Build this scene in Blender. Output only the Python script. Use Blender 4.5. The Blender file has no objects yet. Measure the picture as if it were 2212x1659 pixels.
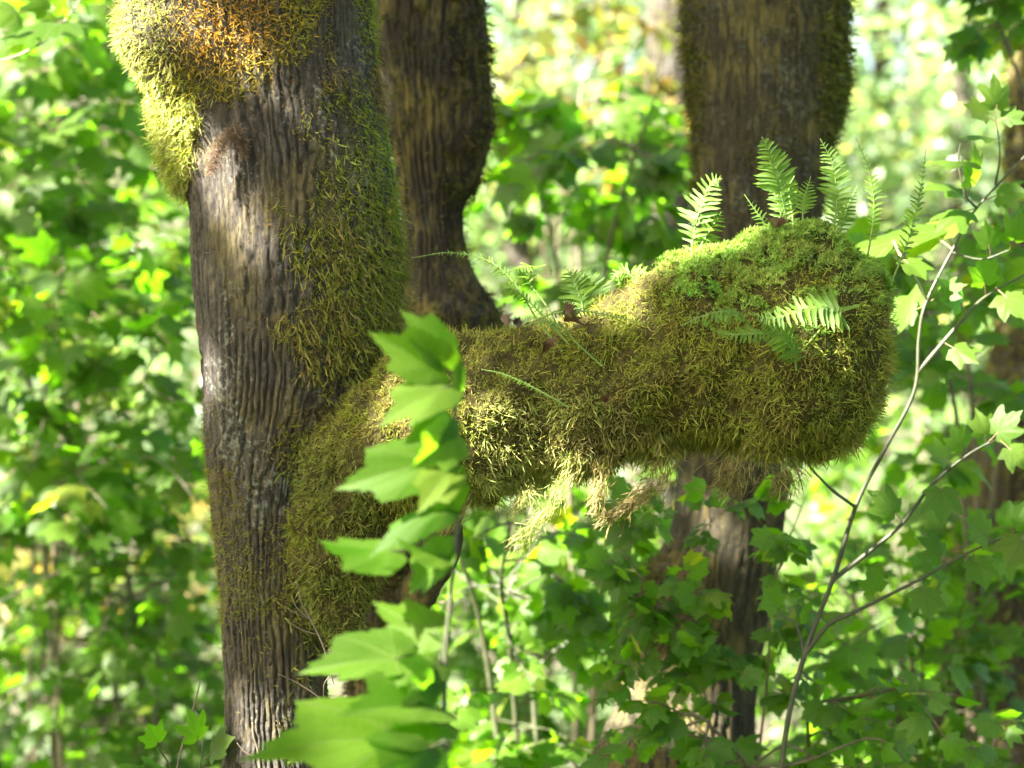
import bpy, math, random
import numpy as np
from mathutils import Vector, Matrix

random.seed(7)
rng = np.random.default_rng(11)
scene = bpy.context.scene
C = scene.collection

# ------------------------------------------------------------------ camera
FOC, SENS, EYE = 85.0, 36.0, 1.6
W, H = 2212.0, 1659.0                      # layout units: the photograph at 2212 x 1659
cam_d = bpy.data.cameras.new('camera')
cam_d.lens = FOC; cam_d.sensor_width = SENS
cam_d.clip_start = 0.05; cam_d.clip_end = 2000
cam_d.dof.use_dof = True
cam_d.dof.focus_distance = 4.70
cam_d.dof.aperture_fstop = 2.8
cam_d.dof.aperture_blades = 0
cam = bpy.data.objects.new('camera', cam_d); C.objects.link(cam)
cam.location = (0, 0, EYE); cam.rotation_euler = (math.radians(90), 0, 0)
scene.camera = cam

# ------------------------------------------------------------------ sky and sun
S = np.array([-0.66, -0.38, 0.68]); S /= np.linalg.norm(S)          # direction towards the sun
world = bpy.data.worlds.new('World'); scene.world = world
world.use_nodes = True
wn = world.node_tree.nodes; wl = world.node_tree.links
sky = wn.new('ShaderNodeTexSky'); sky.sky_type = 'NISHITA'; sky.sun_disc = False
sky.sun_elevation = math.asin(S[2]); sky.sun_rotation = math.atan2(S[0], S[1])
sky.air_density = 0.7; sky.dust_density = 3.0; sky.ozone_density = 0.4
wb = wn.new('ShaderNodeMix'); wb.data_type = 'RGBA'; wb.blend_type = 'MULTIPLY'; wb.inputs[0].default_value = 1.0
wb.inputs[7].default_value = (1.0, 0.95, 0.78, 1)          # the camera's white balance for open shade, even over the whole sky
wl.new(sky.outputs[0], wb.inputs[6]); wl.new(wb.outputs[2], wn['Background'].inputs[0]); wn['Background'].inputs[1].default_value = 0.046
sun_d = bpy.data.lights.new('sun', 'SUN'); sun_d.energy = 5.0; sun_d.angle = math.radians(0.5); sun_d.color = (1.0, 0.955, 0.87)
sun = bpy.data.objects.new('sun', sun_d); C.objects.link(sun); sun.location = (-6, 0, 12)
sun.rotation_euler = Vector(S).to_track_quat('Z', 'Y').to_euler()

# ------------------------------------------------------------------ exposure, render
vs = scene.view_settings
vs.view_transform = 'Standard'; vs.look = 'None'; vs.exposure = 4.1; vs.gamma = 1.0; vs.use_curve_mapping = False
scene.render.engine = 'CYCLES'
cy = scene.cycles
cy.max_bounces = 7; cy.diffuse_bounces = 4; cy.glossy_bounces = 2; cy.transmission_bounces = 5; cy.transparent_max_bounces = 4
cy.caustics_reflective = False; cy.caustics_refractive = False
cy.sample_clamp_indirect = 6.0
cy.use_denoising = True
try:
    cy.denoiser = 'OPENIMAGEDENOISE'
except Exception:
    pass

# ------------------------------------------------------------------ helpers
K = SENS / FOC
def P(px, py, D):
    s = K * D / W
    return np.array([(px - W / 2) * s, D, EYE - (py - H / 2) * s])
def proj(p):
    s = K * p[..., 1] / W
    return p[..., 0] / s + W / 2, (EYE - p[..., 2]) / s + H / 2
def unit(v):
    return v / np.maximum(np.linalg.norm(v, axis=-1, keepdims=True), 1e-9)

def _hash(ix, iy, iz):
    h = (ix * 374761393 + iy * 668265263 + iz * 2147483647) & 0xffffffff
    h = ((h ^ (h >> 13)) * 1274126177) & 0xffffffff
    h = ((h ^ (h >> 16)) * 2246822519) & 0xffffffff
    return ((h ^ (h >> 15)) & 0xffff) / 65535.0
def noise(p, f=(1, 1, 1), seed=0):
    q = p * np.asarray(f, float) + seed * 17.31 + 500.0
    i = np.floor(q).astype(np.int64); t = q - i; t = t * t * (3 - 2 * t)
    x, y, z = i[..., 0], i[..., 1], i[..., 2]; tx, ty, tz = t[..., 0], t[..., 1], t[..., 2]
    def l(a, b, w): return a + (b - a) * w
    r = [l(l(_hash(x, y, z + k), _hash(x + 1, y, z + k), tx), l(_hash(x, y + 1, z + k), _hash(x + 1, y + 1, z + k), tx), ty) for k in (0, 1)]
    return l(r[0], r[1], tz)
def sstep(a, b, x):
    t = np.clip((x - a) / (b - a), 0, 1); return t * t * (3 - 2 * t)

def mesh(name, verts, faces, mats=(), attrs=None, smooth=True, mat_idx=None):
    """verts Nx3; faces a MxK array, or a list of such arrays"""
    me = bpy.data.meshes.new(name)
    if not isinstance(faces, (list, tuple)): faces = [faces]
    faces = [np.asarray(f, np.int32) for f in faces if len(f)]
    verts = np.asarray(verts, np.float32)
    me.vertices.add(len(verts)); me.vertices.foreach_set('co', verts.ravel())
    loops = np.concatenate([f.ravel() for f in faces])
    sizes = np.concatenate([np.full(len(f), f.shape[1], np.int32) for f in faces])
    me.loops.add(len(loops)); me.loops.foreach_set('vertex_index', loops)
    me.polygons.add(len(sizes))
    me.polygons.foreach_set('loop_start', np.concatenate([[0], np.cumsum(sizes)[:-1]]).astype(np.int32))
    me.polygons.foreach_set('loop_total', sizes)
    if smooth: me.polygons.foreach_set('use_smooth', np.ones(len(sizes), bool))
    if mat_idx is not None: me.polygons.foreach_set('material_index', np.asarray(mat_idx, np.int32))
    for m in mats: me.materials.append(m)
    for k, v in (attrs or {}).items():
        v = np.asarray(v, np.float32)
        if v.ndim == 2:
            a = me.attributes.new(k, 'FLOAT_COLOR', 'POINT')
            a.data.foreach_set('color', np.concatenate([v, np.ones((len(v), 1), np.float32)], 1).ravel())
        else:
            a = me.attributes.new(k, 'FLOAT', 'POINT'); a.data.foreach_set('value', v)
    me.update(calc_edges=True)
    return me
def obj(name, me, parent=None, **props):
    o = bpy.data.objects.new(name, me); C.objects.link(o)
    if parent is not None: o.parent = parent
    for k, v in props.items(): o[k] = v
    return o
def thing(name, label, cat, loc=(0, 0, 0), group=None):
    """an Empty at the thing's base; children are built in world coordinates and moved under it"""
    o = bpy.data.objects.new(name, None); C.objects.link(o); o.empty_display_size = 0.05
    o.location = tuple(float(a) for a in loc); o['label'] = label; o['category'] = cat
    if group: o['group'] = group
    return o
def part(name, me, parent, **props):
    o = obj(name, me, parent, **props)
    o.matrix_parent_inverse = Matrix.Translation(-parent.location)
    return o

def catmull(pts, n):
    pts = np.asarray(pts, float)
    ext = np.vstack([2 * pts[0] - pts[1], pts, 2 * pts[-1] - pts[-2]])
    m = len(pts) - 1
    t = np.linspace(0, m - 1e-6, n); i = t.astype(int); u = (t - i)[:, None]
    a, b, c, d = ext[i], ext[i + 1], ext[i + 2], ext[i + 3]
    return 0.5 * (2 * b + (c - a) * u + (2 * a - 5 * b + 4 * c - d) * u ** 2 + (3 * b - a - 3 * c + d) * u ** 3)
def grid_faces(nv, nu, closed=True):
    i = np.arange(nv - 1)[:, None]; j = np.arange(nu if closed else nu - 1)[None]
    j2 = (j + 1) % nu
    return np.stack([i * nu + j, i * nu + j2, (i + 1) * nu + j2, (i + 1) * nu + j], -1).reshape(-1, 4)
def grid_normals(g):
    du = np.roll(g, -1, 1) - np.roll(g, 1, 1)
    dv = np.empty_like(g); dv[1:-1] = g[2:] - g[:-2]; dv[0] = g[1] - g[0]; dv[-1] = g[-1] - g[-2]
    return unit(np.cross(du, dv))
def tube(path, rad, sides=6):
    """small tapering tube along path (n,3)"""
    path = np.asarray(path, float); n = len(path)
    rad = np.broadcast_to(np.asarray(rad, float), (n,))
    T = unit(np.gradient(path, axis=0))
    ref = np.where(np.abs(T[:, 1:2]) > .9, np.array([[1., 0, 0]]), np.array([[0, 1., 0]]))
    A = unit(np.cross(T, ref)); B = np.cross(T, A)
    th = np.linspace(0, 2 * np.pi, sides, endpoint=False)
    v = path[:, None] + rad[:, None, None] * (np.cos(th)[None, :, None] * A[:, None] + np.sin(th)[None, :, None] * B[:, None])
    caps = [np.arange(sides)[None], np.arange(n * sides - sides, n * sides)[None]]
    return v.reshape(-1, 3), [grid_faces(n, sides)] + caps
def merge(parts):
    vs_, fs, off = [], [], 0
    for v, f in parts:
        vs_.append(v); fs += [np.asarray(x) + off for x in (f if isinstance(f, list) else [f])]; off += len(v)
    return np.concatenate(vs_), fs
def scatter(tmpl, which, X, Y, Z, pos, col=None, rnd=None):
    """copies of templates tmpl[k]=(verts,tris) with axes X,Y,Z (already scaled) at pos -> verts, faces, attrs"""
    vs_, fs, cs, rs, off = [], [], [], [], 0
    for k, (tv, tf) in enumerate(tmpl):
        m = np.where(which == k)[0]
        if not len(m): continue
        v = (tv[None, :, 0:1] * X[m][:, None] + tv[None, :, 1:2] * Y[m][:, None] + tv[None, :, 2:3] * Z[m][:, None] + pos[m][:, None])
        f = tf[None] + (off + np.arange(len(m)) * len(tv))[:, None, None]
        vs_.append(v.reshape(-1, 3)); fs.append(f.reshape(-1, tf.shape[1])); off += len(m) * len(tv)
        if col is not None:
            c = np.repeat(col[m][:, None], len(tv), 1); cs.append(c.reshape(-1, 3))
        if rnd is not None: rs.append(np.repeat(rnd[m], len(tv)))
    at = {}
    if cs: at['tint'] = np.concatenate(cs)
    if rs: at['vary'] = np.concatenate(rs)
    return np.concatenate(vs_), np.concatenate(fs), at

# ------------------------------------------------------------------ materials
def new_mat(name):
    m = bpy.data.materials.new(name); m.use_nodes = True
    nt = m.node_tree; nt.nodes.clear()
    return m, nt, nt.nodes, nt.links
def nd(nt, typ, **kw):
    n = nt.nodes.new(typ)
    for k, v in kw.items():
        if k == 'ins':
            for kk, vv in v.items(): n.inputs[kk].default_value = vv
        else: setattr(n, k, v)
    return n
def ramp(nt, fac, stops):
    r = nd(nt, 'ShaderNodeValToRGB'); nt.links.new(fac, r.inputs[0])
    e = r.color_ramp.elements
    while len(e) < len(stops): e.new(0.5)
    for el, (p, c) in zip(e, stops): el.position = p; el.color = (*c, 1)
    return r.outputs[0]

def leaf_material(name, refl, trans, spec=0.32, rough=0.42, tmix=0.6, veins=0):
    """refl / trans: colour stops across the per-leaf random value"""
    m, nt, n, l = new_mat(name)
    oi = nd(nt, 'ShaderNodeObjectInfo'); at = nd(nt, 'ShaderNodeAttribute', attribute_name='vary')
    add = nd(nt, 'ShaderNodeMath', operation='ADD'); l.new(oi.outputs['Random'], add.inputs[0]); l.new(at.outputs['Fac'], add.inputs[1])
    fr = nd(nt, 'ShaderNodeMath', operation='FRACT'); l.new(add.outputs[0], fr.inputs[0])
    cr = ramp(nt, fr.outputs[0], refl); ct = ramp(nt, fr.outputs[0], trans)
    tc = nd(nt, 'ShaderNodeTexCoord')
    bl = nd(nt, 'ShaderNodeTexNoise', ins={'Scale': 55.0, 'Detail': 3.0}); l.new(tc.outputs['Object'], bl.inputs['Vector'])
    br = ramp(nt, bl.outputs[0], [(0.35, (0.78, 0.78, 0.7)), (0.62, (1.05, 1.05, 1.0))])
    def mul(a, b):
        x = nd(nt, 'ShaderNodeMix', data_type='RGBA', blend_type='MULTIPLY', ins={0: 1.0}); l.new(a, x.inputs[6]); l.new(b, x.inputs[7]); return x.outputs[2]
    cr, ct = mul(cr, br), mul(ct, br)
    if veins:
        # palmate main veins fan out from the blade's base, finer side veins branch off them (leaf's own coordinates)
        def M(op, a, b=None, c=None):
            x = nd(nt, 'ShaderNodeMath', operation=op)
            for k, q in enumerate((a, b, c)):
                if q is None: continue
                if isinstance(q, (int, float)): x.inputs[k].default_value = q
                else: l.new(q, x.inputs[k])
            return x.outputs[0]
        sx = nd(nt, 'ShaderNodeSeparateXYZ'); l.new(tc.outputs['Object'], sx.inputs[0])
        x_, y_ = sx.outputs[0], M('SUBTRACT', sx.outputs[1], veins)
        ang = M('ABSOLUTE', M('ARCTAN2', x_, y_)); rad = M('SQRT', M('ADD', M('MULTIPLY', x_, x_), M('MULTIPLY', y_, y_)))
        w = math.radians(44)
        da = M('ABSOLUTE', M('SUBTRACT', M('MODULO', M('ADD', ang, w / 2), w), w / 2))
        lat = M('MULTIPLY', rad, M('SINE', da)); lon = M('MULTIPLY', rad, M('COSINE', da))
        main = nd(nt, 'ShaderNodeMapRange', ins={1: 0.004, 2: 0.014, 3: 1.0, 4: 0.0}); l.new(lat, main.inputs[0])
        fine = M('PINGPONG', M('SUBTRACT', M('MULTIPLY', lon, 7.0), M('MULTIPLY', lat, 8.0)), 0.5)
        fl = nd(nt, 'ShaderNodeMapRange', ins={1: 0.0, 2: 0.09, 3: 0.55, 4: 0.0}); l.new(fine, fl.inputs[0])
        vein = M('MAXIMUM', main.outputs[0], fl.outputs[0])
        vx = nd(nt, 'ShaderNodeMix', data_type='RGBA'); l.new(vein, vx.inputs[0]); l.new(cr, vx.inputs[6]); vx.inputs[7].default_value = (0.085, 0.125, 0.025, 1)
        cr = vx.outputs[2]
        tv = nd(nt, 'ShaderNodeMix', data_type='RGBA', blend_type='MULTIPLY', ins={7: (0.55, 0.6, 0.6, 1)}); l.new(vein, tv.inputs[0]); l.new(ct, tv.inputs[6]); ct = tv.outputs[2]
    pb = nd(nt, 'ShaderNodeBsdfPrincipled', ins={'Roughness': rough, 'Specular IOR Level': spec})
    l.new(cr, pb.inputs['Base Color'])
    tr = nd(nt, 'ShaderNodeBsdfTranslucent'); l.new(ct, tr.inputs[0])
    bp = nd(nt, 'ShaderNodeBump', ins={'Strength': 0.25, 'Distance': 0.004}); l.new(bl.outputs[0], bp.inputs['Height'])
    l.new(bp.outputs[0], pb.inputs['Normal'])
    mx = nd(nt, 'ShaderNodeMixShader', ins={0: tmix}); l.new(pb.outputs[0], mx.inputs[1]); l.new(tr.outputs[0], mx.inputs[2])
    out = nd(nt, 'ShaderNodeOutputMaterial'); l.new(mx.outputs[0], out.inputs[0])
    return m
GR = [(0.0, (0.042, 0.085, 0.008)), (0.5, (0.056, 0.104, 0.010)), (0.92, (0.070, 0.118, 0.013)), (1.0, (0.10, 0.12, 0.015))]
GT = [(0.0, (0.135, 0.38, 0.007)), (0.5, (0.17, 0.43, 0.009)), (0.92, (0.22, 0.45, 0.010)), (1.0, (0.33, 0.43, 0.012))]
M_leaf = leaf_material('maple_leaf', GR, GT, veins=0.55)
M_leaf_mass = leaf_material('maple_foliage', GR, GT)
M_leaf_near = leaf_material('maple_leaf_soft', GR, GT, rough=0.5, spec=0.18, tmix=0.66, veins=0.25)
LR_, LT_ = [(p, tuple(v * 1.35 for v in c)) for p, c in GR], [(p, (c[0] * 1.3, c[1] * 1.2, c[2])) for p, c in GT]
M_leaf_light = leaf_material('sun_brightened_leaf', LR_, LT_, veins=0.45, rough=0.4, spec=0.4)  # leaf colours scaled up to stand in for sun on the right-hand shrubs
M_leaf_yel = leaf_material('turning_leaf', [(0, (0.06, 0.09, 0.015)), (0.5, (0.12, 0.12, 0.025)), (1, (0.18, 0.12, 0.03))],
                           [(0, (0.16, 0.28, 0.02)), (0.5, (0.28, 0.28, 0.03)), (1, (0.36, 0.24, 0.04))])
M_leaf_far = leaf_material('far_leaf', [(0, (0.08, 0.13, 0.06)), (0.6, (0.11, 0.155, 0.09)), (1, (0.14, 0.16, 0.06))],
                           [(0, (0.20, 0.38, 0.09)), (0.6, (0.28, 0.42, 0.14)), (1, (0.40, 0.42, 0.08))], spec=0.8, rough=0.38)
M_fern = leaf_material('fern_leaf', [(0, (0.055, 0.12, 0.014)), (1, (0.09, 0.15, 0.016))], [(0, (0.20, 0.42, 0.012)), (1, (0.32, 0.52, 0.012))], rough=0.45, spec=0.25, tmix=0.45)
M_dead = leaf_material('dead_leaf', [(0, (0.045, 0.026, 0.014)), (1, (0.085, 0.05, 0.03))], [(0, (0.06, 0.02, 0.01)), (1, (0.09, 0.04, 0.015))], tmix=0.25)

def moss_material():
    m, nt, n, l = new_mat('moss')
    at = nd(nt, 'ShaderNodeAttribute', attribute_name='tint')
    d = nd(nt, 'ShaderNodeBsdfPrincipled', ins={'Roughness': 0.6, 'Specular IOR Level': 0.25}); l.new(at.outputs['Color'], d.inputs['Base Color'])
    t = nd(nt, 'ShaderNodeBsdfTranslucent')
    g = nd(nt, 'ShaderNodeMix', data_type='RGBA', blend_type='MULTIPLY', ins={0: 1.0}); l.new(at.outputs['Color'], g.inputs[6]); g.inputs[7].default_value = (1.5, 1.6, 0.9, 1)
    l.new(g.outputs[2], t.inputs[0])
    mx = nd(nt, 'ShaderNodeMixShader', ins={0: 0.4}); l.new(d.outputs[0], mx.inputs[1]); l.new(t.outputs[0], mx.inputs[2])
    out = nd(nt, 'ShaderNodeOutputMaterial'); l.new(mx.outputs[0], out.inputs[0])
    return m
M_moss = moss_material()

def bark_material(name, dark, mid, pale, lichen=0.5, moss=0.4):
    m, nt, n, l = new_mat(name)
    tc = nd(nt, 'ShaderNodeTexCoord')
    mp = nd(nt, 'ShaderNodeMapping'); mp.inputs['Scale'].default_value = (1, 1, 0.22); l.new(tc.outputs['Object'], mp.inputs[0])
    a = nd(nt, 'ShaderNodeTexNoise', ins={'Scale': 60.0, 'Detail': 8.0, 'Roughness': 0.65}); l.new(mp.outputs[0], a.inputs['Vector'])
    col = ramp(nt, a.outputs[0], [(0.28, dark), (0.5, mid), (0.72, pale)])
    b = nd(nt, 'ShaderNodeTexNoise', ins={'Scale': 5.5, 'Detail': 5.0, 'Roughness': 0.6}); l.new(tc.outputs['Object'], b.inputs['Vector'])
    f = nd(nt, 'ShaderNodeTexNoise', ins={'Scale': 90.0, 'Detail': 4.0}); l.new(tc.outputs['Object'], f.inputs['Vector'])
    f2 = nd(nt, 'ShaderNodeTexNoise', ins={'Scale': 170.0, 'Detail': 5.0, 'Roughness': 0.7})
    mp3 = nd(nt, 'ShaderNodeMapping'); mp3.inputs['Scale'].default_value = (1, 1, 0.45); l.new(tc.outputs['Object'], mp3.inputs[0]); l.new(mp3.outputs[0], f2.inputs['Vector'])
    gr = ramp(nt, f2.outputs[0], [(0.33, (0.42, 0.40, 0.38)), (0.5, (1.0, 1.0, 1.0)), (0.68, (1.75, 1.7, 1.62))])
    cm = nd(nt, 'ShaderNodeMix', data_type='RGBA', blend_type='MULTIPLY', ins={0: 1.0}); l.new(col, cm.inputs[6]); l.new(gr, cm.inputs[7]); col = cm.outputs[2]
    def blend(col, fac_a, fac_b, lo, hi, c, amt):
        mu = nd(nt, 'ShaderNodeMath', operation='MULTIPLY'); l.new(fac_a, mu.inputs[0]); l.new(fac_b, mu.inputs[1])
        mr = nd(nt, 'ShaderNodeMapRange', ins={1: lo, 2: hi, 3: 0.0, 4: amt}); l.new(mu.outputs[0], mr.inputs[0])
        x = nd(nt, 'ShaderNodeMix', data_type='RGBA'); l.new(mr.outputs[0], x.inputs[0]); l.new(col, x.inputs[6]); x.inputs[7].default_value = (*c, 1)
        return x.outputs[2]
    col = blend(col, b.outputs[0], f.outputs[0], 0.31, 0.40, (0.33, 0.36, 0.30), lichen)
    b2 = nd(nt, 'ShaderNodeTexNoise', ins={'Scale': 7.0, 'Detail': 5.0}); 
    mp2 = nd(nt, 'ShaderNodeMapping'); mp2.inputs['Location'].default_value = (3.1, 7.7, 1.3); l.new(tc.outputs['Object'], mp2.inputs[0]); l.new(mp2.outputs[0], b2.inputs['Vector'])
    col = blend(col, b2.outputs[0], a.outputs[0], 0.24, 0.36, (0.11, 0.085, 0.02), moss)
    pb = nd(nt, 'ShaderNodeBsdfPrincipled', ins={'Roughness': 0.8, 'Specular IOR Level': 0.3}); l.new(col, pb.inputs['Base Color'])
    hs = nd(nt, 'ShaderNodeMath', operation='MULTIPLY_ADD', ins={1: 0.8}); l.new(f2.outputs[0], hs.inputs[0]); l.new(a.outputs[0], hs.inputs[2])
    bp = nd(nt, 'ShaderNodeBump', ins={'Strength': 1.0, 'Distance': 0.008}); l.new(hs.outputs[0], bp.inputs['Height']); l.new(bp.outputs[0], pb.inputs['Normal'])
    out = nd(nt, 'ShaderNodeOutputMaterial'); l.new(pb.outputs[0], out.inputs[0])
    return m
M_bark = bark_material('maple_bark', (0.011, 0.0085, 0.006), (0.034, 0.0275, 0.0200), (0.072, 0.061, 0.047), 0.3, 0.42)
M_bark3 = bark_material('shade_darkened_bark', (0.006, 0.004, 0.0015), (0.016, 0.011, 0.0042), (0.036, 0.026, 0.0105), 0.08, 0.9)  # bark copy with the second trunk's deep shade put into its colour
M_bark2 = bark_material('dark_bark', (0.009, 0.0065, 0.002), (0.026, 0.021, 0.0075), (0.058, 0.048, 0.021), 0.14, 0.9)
def twig_material(name, a, b):
    m, nt, n, l = new_mat(name)
    tc = nd(nt, 'ShaderNodeTexCoord'); t = nd(nt, 'ShaderNodeTexNoise', ins={'Scale': 30.0, 'Detail': 4.0}); l.new(tc.outputs['Object'], t.inputs['Vector'])
    c = ramp(nt, t.outputs[0], [(0.35, a), (0.65, b)])
    pb = nd(nt, 'ShaderNodeBsdfPrincipled', ins={'Roughness': 0.55, 'Specular IOR Level': 0.4}); l.new(c, pb.inputs['Base Color'])
    out = nd(nt, 'ShaderNodeOutputMaterial'); l.new(pb.outputs[0], out.inputs[0])
    return m
M_twig = twig_material('brown_twig', (0.05, 0.045, 0.025), (0.11, 0.085, 0.05))
M_stem = twig_material('green_stem', (0.020, 0.025, 0.008), (0.045, 0.046, 0.020))
M_pet = twig_material('pink_petiole', (0.09, 0.05, 0.025), (0.15, 0.11, 0.05))
M_fstem = twig_material('fern_stalk', (0.07, 0.13, 0.02), (0.13, 0.19, 0.04))
M_dry = twig_material('dry_twig', (0.05, 0.035, 0.022), (0.10, 0.075, 0.05))
def core_material():
    m, nt, n, l = new_mat('moss_mat')
    tc = nd(nt, 'ShaderNodeTexCoord'); t = nd(nt, 'ShaderNodeTexNoise', ins={'Scale': 70.0, 'Detail': 6.0}); l.new(tc.outputs['Object'], t.inputs['Vector'])
    c = ramp(nt, t.outputs[0], [(0.35, (0.022, 0.017, 0.006)), (0.65, (0.05, 0.045, 0.012))])
    pb = nd(nt, 'ShaderNodeBsdfPrincipled', ins={'Roughness': 0.9, 'Specular IOR Level': 0.1}); l.new(c, pb.inputs['Base Color'])
    bp = nd(nt, 'ShaderNodeBump', ins={'Strength': 1.0, 'Distance': 0.01}); l.new(t.outputs[0], bp.inputs['Height']); l.new(bp.outputs[0], pb.inputs['Normal'])
    out = nd(nt, 'ShaderNodeOutputMaterial'); l.new(pb.outputs[0], out.inputs[0])
    return m
M_core = core_material()
def ground_material():
    m, nt, n, l = new_mat('forest_floor')
    tc = nd(nt, 'ShaderNodeTexCoord')
    a = nd(nt, 'ShaderNodeTexNoise', ins={'Scale': 1.3, 'Detail': 8.0, 'Roughness': 0.65}); l.new(tc.outputs['Object'], a.inputs['Vector'])
    b = nd(nt, 'ShaderNodeTexNoise', ins={'Scale': 18.0, 'Detail': 6.0}); l.new(tc.outputs['Object'], b.inputs['Vector'])
    c1 = ramp(nt, b.outputs[0], [(0.3, (0.02, 0.014, 0.008)), (0.7, (0.05, 0.036, 0.018))])
    c2 = ramp(nt, b.outputs[0], [(0.3, (0.018, 0.036, 0.006)), (0.7, (0.04, 0.065, 0.016))])
    f = ramp(nt, a.outputs[0], [(0.42, (0, 0, 0)), (0.55, (1, 1, 1))])
    x = nd(nt, 'ShaderNodeMix', data_type='RGBA'); l.new(f, x.inputs[0]); l.new(c1, x.inputs[6]); l.new(c2, x.inputs[7])
    pb = nd(nt, 'ShaderNodeBsdfPrincipled', ins={'Roughness': 0.9}); l.new(x.outputs[2], pb.inputs['Base Color'])
    bp = nd(nt, 'ShaderNodeBump', ins={'Strength': 0.8, 'Distance': 0.05}); l.new(b.outputs[0], bp.inputs['Height']); l.new(bp.outputs[0], pb.inputs['Normal'])
    out = nd(nt, 'ShaderNodeOutputMaterial'); l.new(pb.outputs[0], out.inputs[0])
    return m
M_ground = ground_material()

# ------------------------------------------------------------------ ground: one sheet that climbs to a wooded slope behind
def ground_z(x, y):
    p = np.stack([x, y, np.zeros_like(x)], -1)
    d = np.hypot(x * 0.6, np.maximum(y, 0))
    return -0.35 + 0.5 * (noise(p, (.25, .25, 1), 3) - .5) + np.where(d > 11, (d - 11) * 0.20, 0) * np.clip((120 - d) / 60, 0.35, 1)
gx = np.concatenate([np.linspace(-300, -45, 24), np.linspace(-40, 40, 120), np.linspace(45, 300, 24)])
gy = np.concatenate([np.linspace(-150, -8, 16), np.linspace(-6, 50, 110), np.linspace(54, 400, 40)])
X_, Y_ = np.meshgrid(gx, gy)
gv = np.stack([X_, Y_, ground_z(X_, Y_)], -1)
obj('forest_floor', mesh('forest_floor', gv.reshape(-1, 3), grid_faces(len(gy), len(gx), False), [M_ground]), kind='structure')

# ------------------------------------------------------------------ moss templates: a strand = bent ribbon with two side shoots, along +Z, length 1
def strand_template(bend, tw, side, seed, wid=0.055):
    r = np.random.default_rng(seed)
    t = np.linspace(0, 1, 4)
    ang = 1.9 * bend * t + 0.35 * np.sin(3.5 * t + r.uniform(0, 6))
    c = np.zeros((4, 3)); 
    for i in range(1, 4):
        c[i] = c[i - 1] + np.array([math.sin(ang[i]), 0.25 * math.sin(seed + 2.2 * i), math.cos(ang[i])]) / 3
    w = wid * np.array([1.0, 1.15, 0.95, 0.12])
    a = tw * t + r.uniform(0, 3)
    side_v = np.stack([np.cos(a), np.sin(a), 0 * a], -1)
    v = np.concatenate([c - side_v * w[:, None], c + side_v * w[:, None]])
    f = []
    for i in range(3): f += [(i, i + 4, i + 5), (i, i + 5, i + 1)]
    for k in range(side):
        i = 1 + (k % 2); q = r.uniform(0, 6.3)
        d = np.array([math.cos(q), math.sin(q), r.uniform(.3, .9)]) * r.uniform(.28, .45)
        n0 = len(v); s2 = np.cross(d, [0.3, 0.2, 1.0]); s2 = s2 / (np.linalg.norm(s2) + 1e-6) * wid * .8
        v = np.concatenate([v, [c[i] - s2, c[i] + s2, c[i] + d]]); f.append((n0, n0 + 1, n0 + 2))
    return v, np.array(f)
STR = [strand_template(b, t, 2 if i % 3 == 0 else 0, 30 + i) for i, (b, t) in enumerate([(0.4, 1), (1.6, 2), (-1.2, 1.5), (2.3, 2.5), (1.0, -2), (-2.2, 1), (3.0, 1), (0.2, 3), (-0.7, -2), (2.0, -1)])]
TWIST = [strand_template(b, t, 1, 80 + i, 0.035) for i, (b, t) in enumerate([(0.5, 3), (1.2, 4), (-0.9, 3), (-.3, 5), (0.9, -3)])]
def star_template(n, seed):
    r = np.random.default_rng(seed); v = []; f = []
    for k in range(n):
        q = k * 6.283 / n + r.uniform(-.3, .3); d = np.array([math.cos(q), math.sin(q), r.uniform(.35, 1.3)]); d *= r.uniform(.7, 1.1) / np.linalg.norm(d)
        s = np.array([-math.sin(q), math.cos(q), 0]) * .11
        b = np.array([0, 0, .15]); n0 = len(v); v += [b - s * .6, b + s * .6, b + d * .55 + s + [0, 0, .05], b + d]; f += [(n0, n0 + 1, n0 + 2), (n0, n0 + 2, n0 + 3)]
    return np.array(v), np.array(f)
STAR = [star_template(5, 200 + i) for i in range(4)]

def sample_grid(g, nrm, n, weight=None):
    """n random points on a closed-u grid; weight per vertex"""
    a = np.linalg.norm(np.cross(np.roll(g, -1, 1)[:-1] - g[:-1], g[1:] - g[:-1]), axis=-1)
    w = a if weight is None else a * weight[:-1]
    p = w.ravel(); p = p / p.sum()
    idx = rng.choice(len(p), n, p=p)
    nu = g.shape[1]; i, j = idx // nu, idx % nu; j2 = (j + 1) % nu
    u, v = rng.random((2, n, 1))
    bl = lambda q: (q[i, j] * (1 - u) + q[i, j2] * u) * (1 - v) + (q[i + 1, j] * (1 - u) + q[i + 1, j2] * u) * v
    return bl(g), unit(bl(nrm))
def moss_mesh(name, pos, d, length, width, col, tm=STR, jit=0.22):
    """strands starting at pos, heading d"""
    n = len(pos); d = unit(d)
    ref = unit(rng.normal(size=(n, 3))); X = unit(np.cross(d, ref)); Y = np.cross(d, X)
    which = rng.integers(0, len(tm), n)
    col = np.clip(col * (1 + rng.normal(0, jit, (n, 1))) * (1 + rng.normal(0, 0.07, (n, 3))), 0.006, 0.7)
    L = np.broadcast_to(length, (n,))[:, None] * rng.uniform(.6, 1.35, (n, 1)); Wd = np.broadcast_to(width, (n,))[:, None]
    v, f, at = scatter(tm, which, X * L * Wd, Y * L * Wd, d * L, pos, col)
    return mesh(name, v, f, [M_moss], at, smooth=False)
def hang(nrm, out, down, jit, up=0.0):
    n = len(nrm)
    dn = np.array([0, 0, -1.0])
    return unit(nrm * np.reshape(out, (-1, 1)) + dn * np.reshape(down, (-1, 1)) + rng.normal(size=(n, 3)) * np.reshape(jit, (-1, 1)))
def pal(*c): return np.array(c, float)
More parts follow.
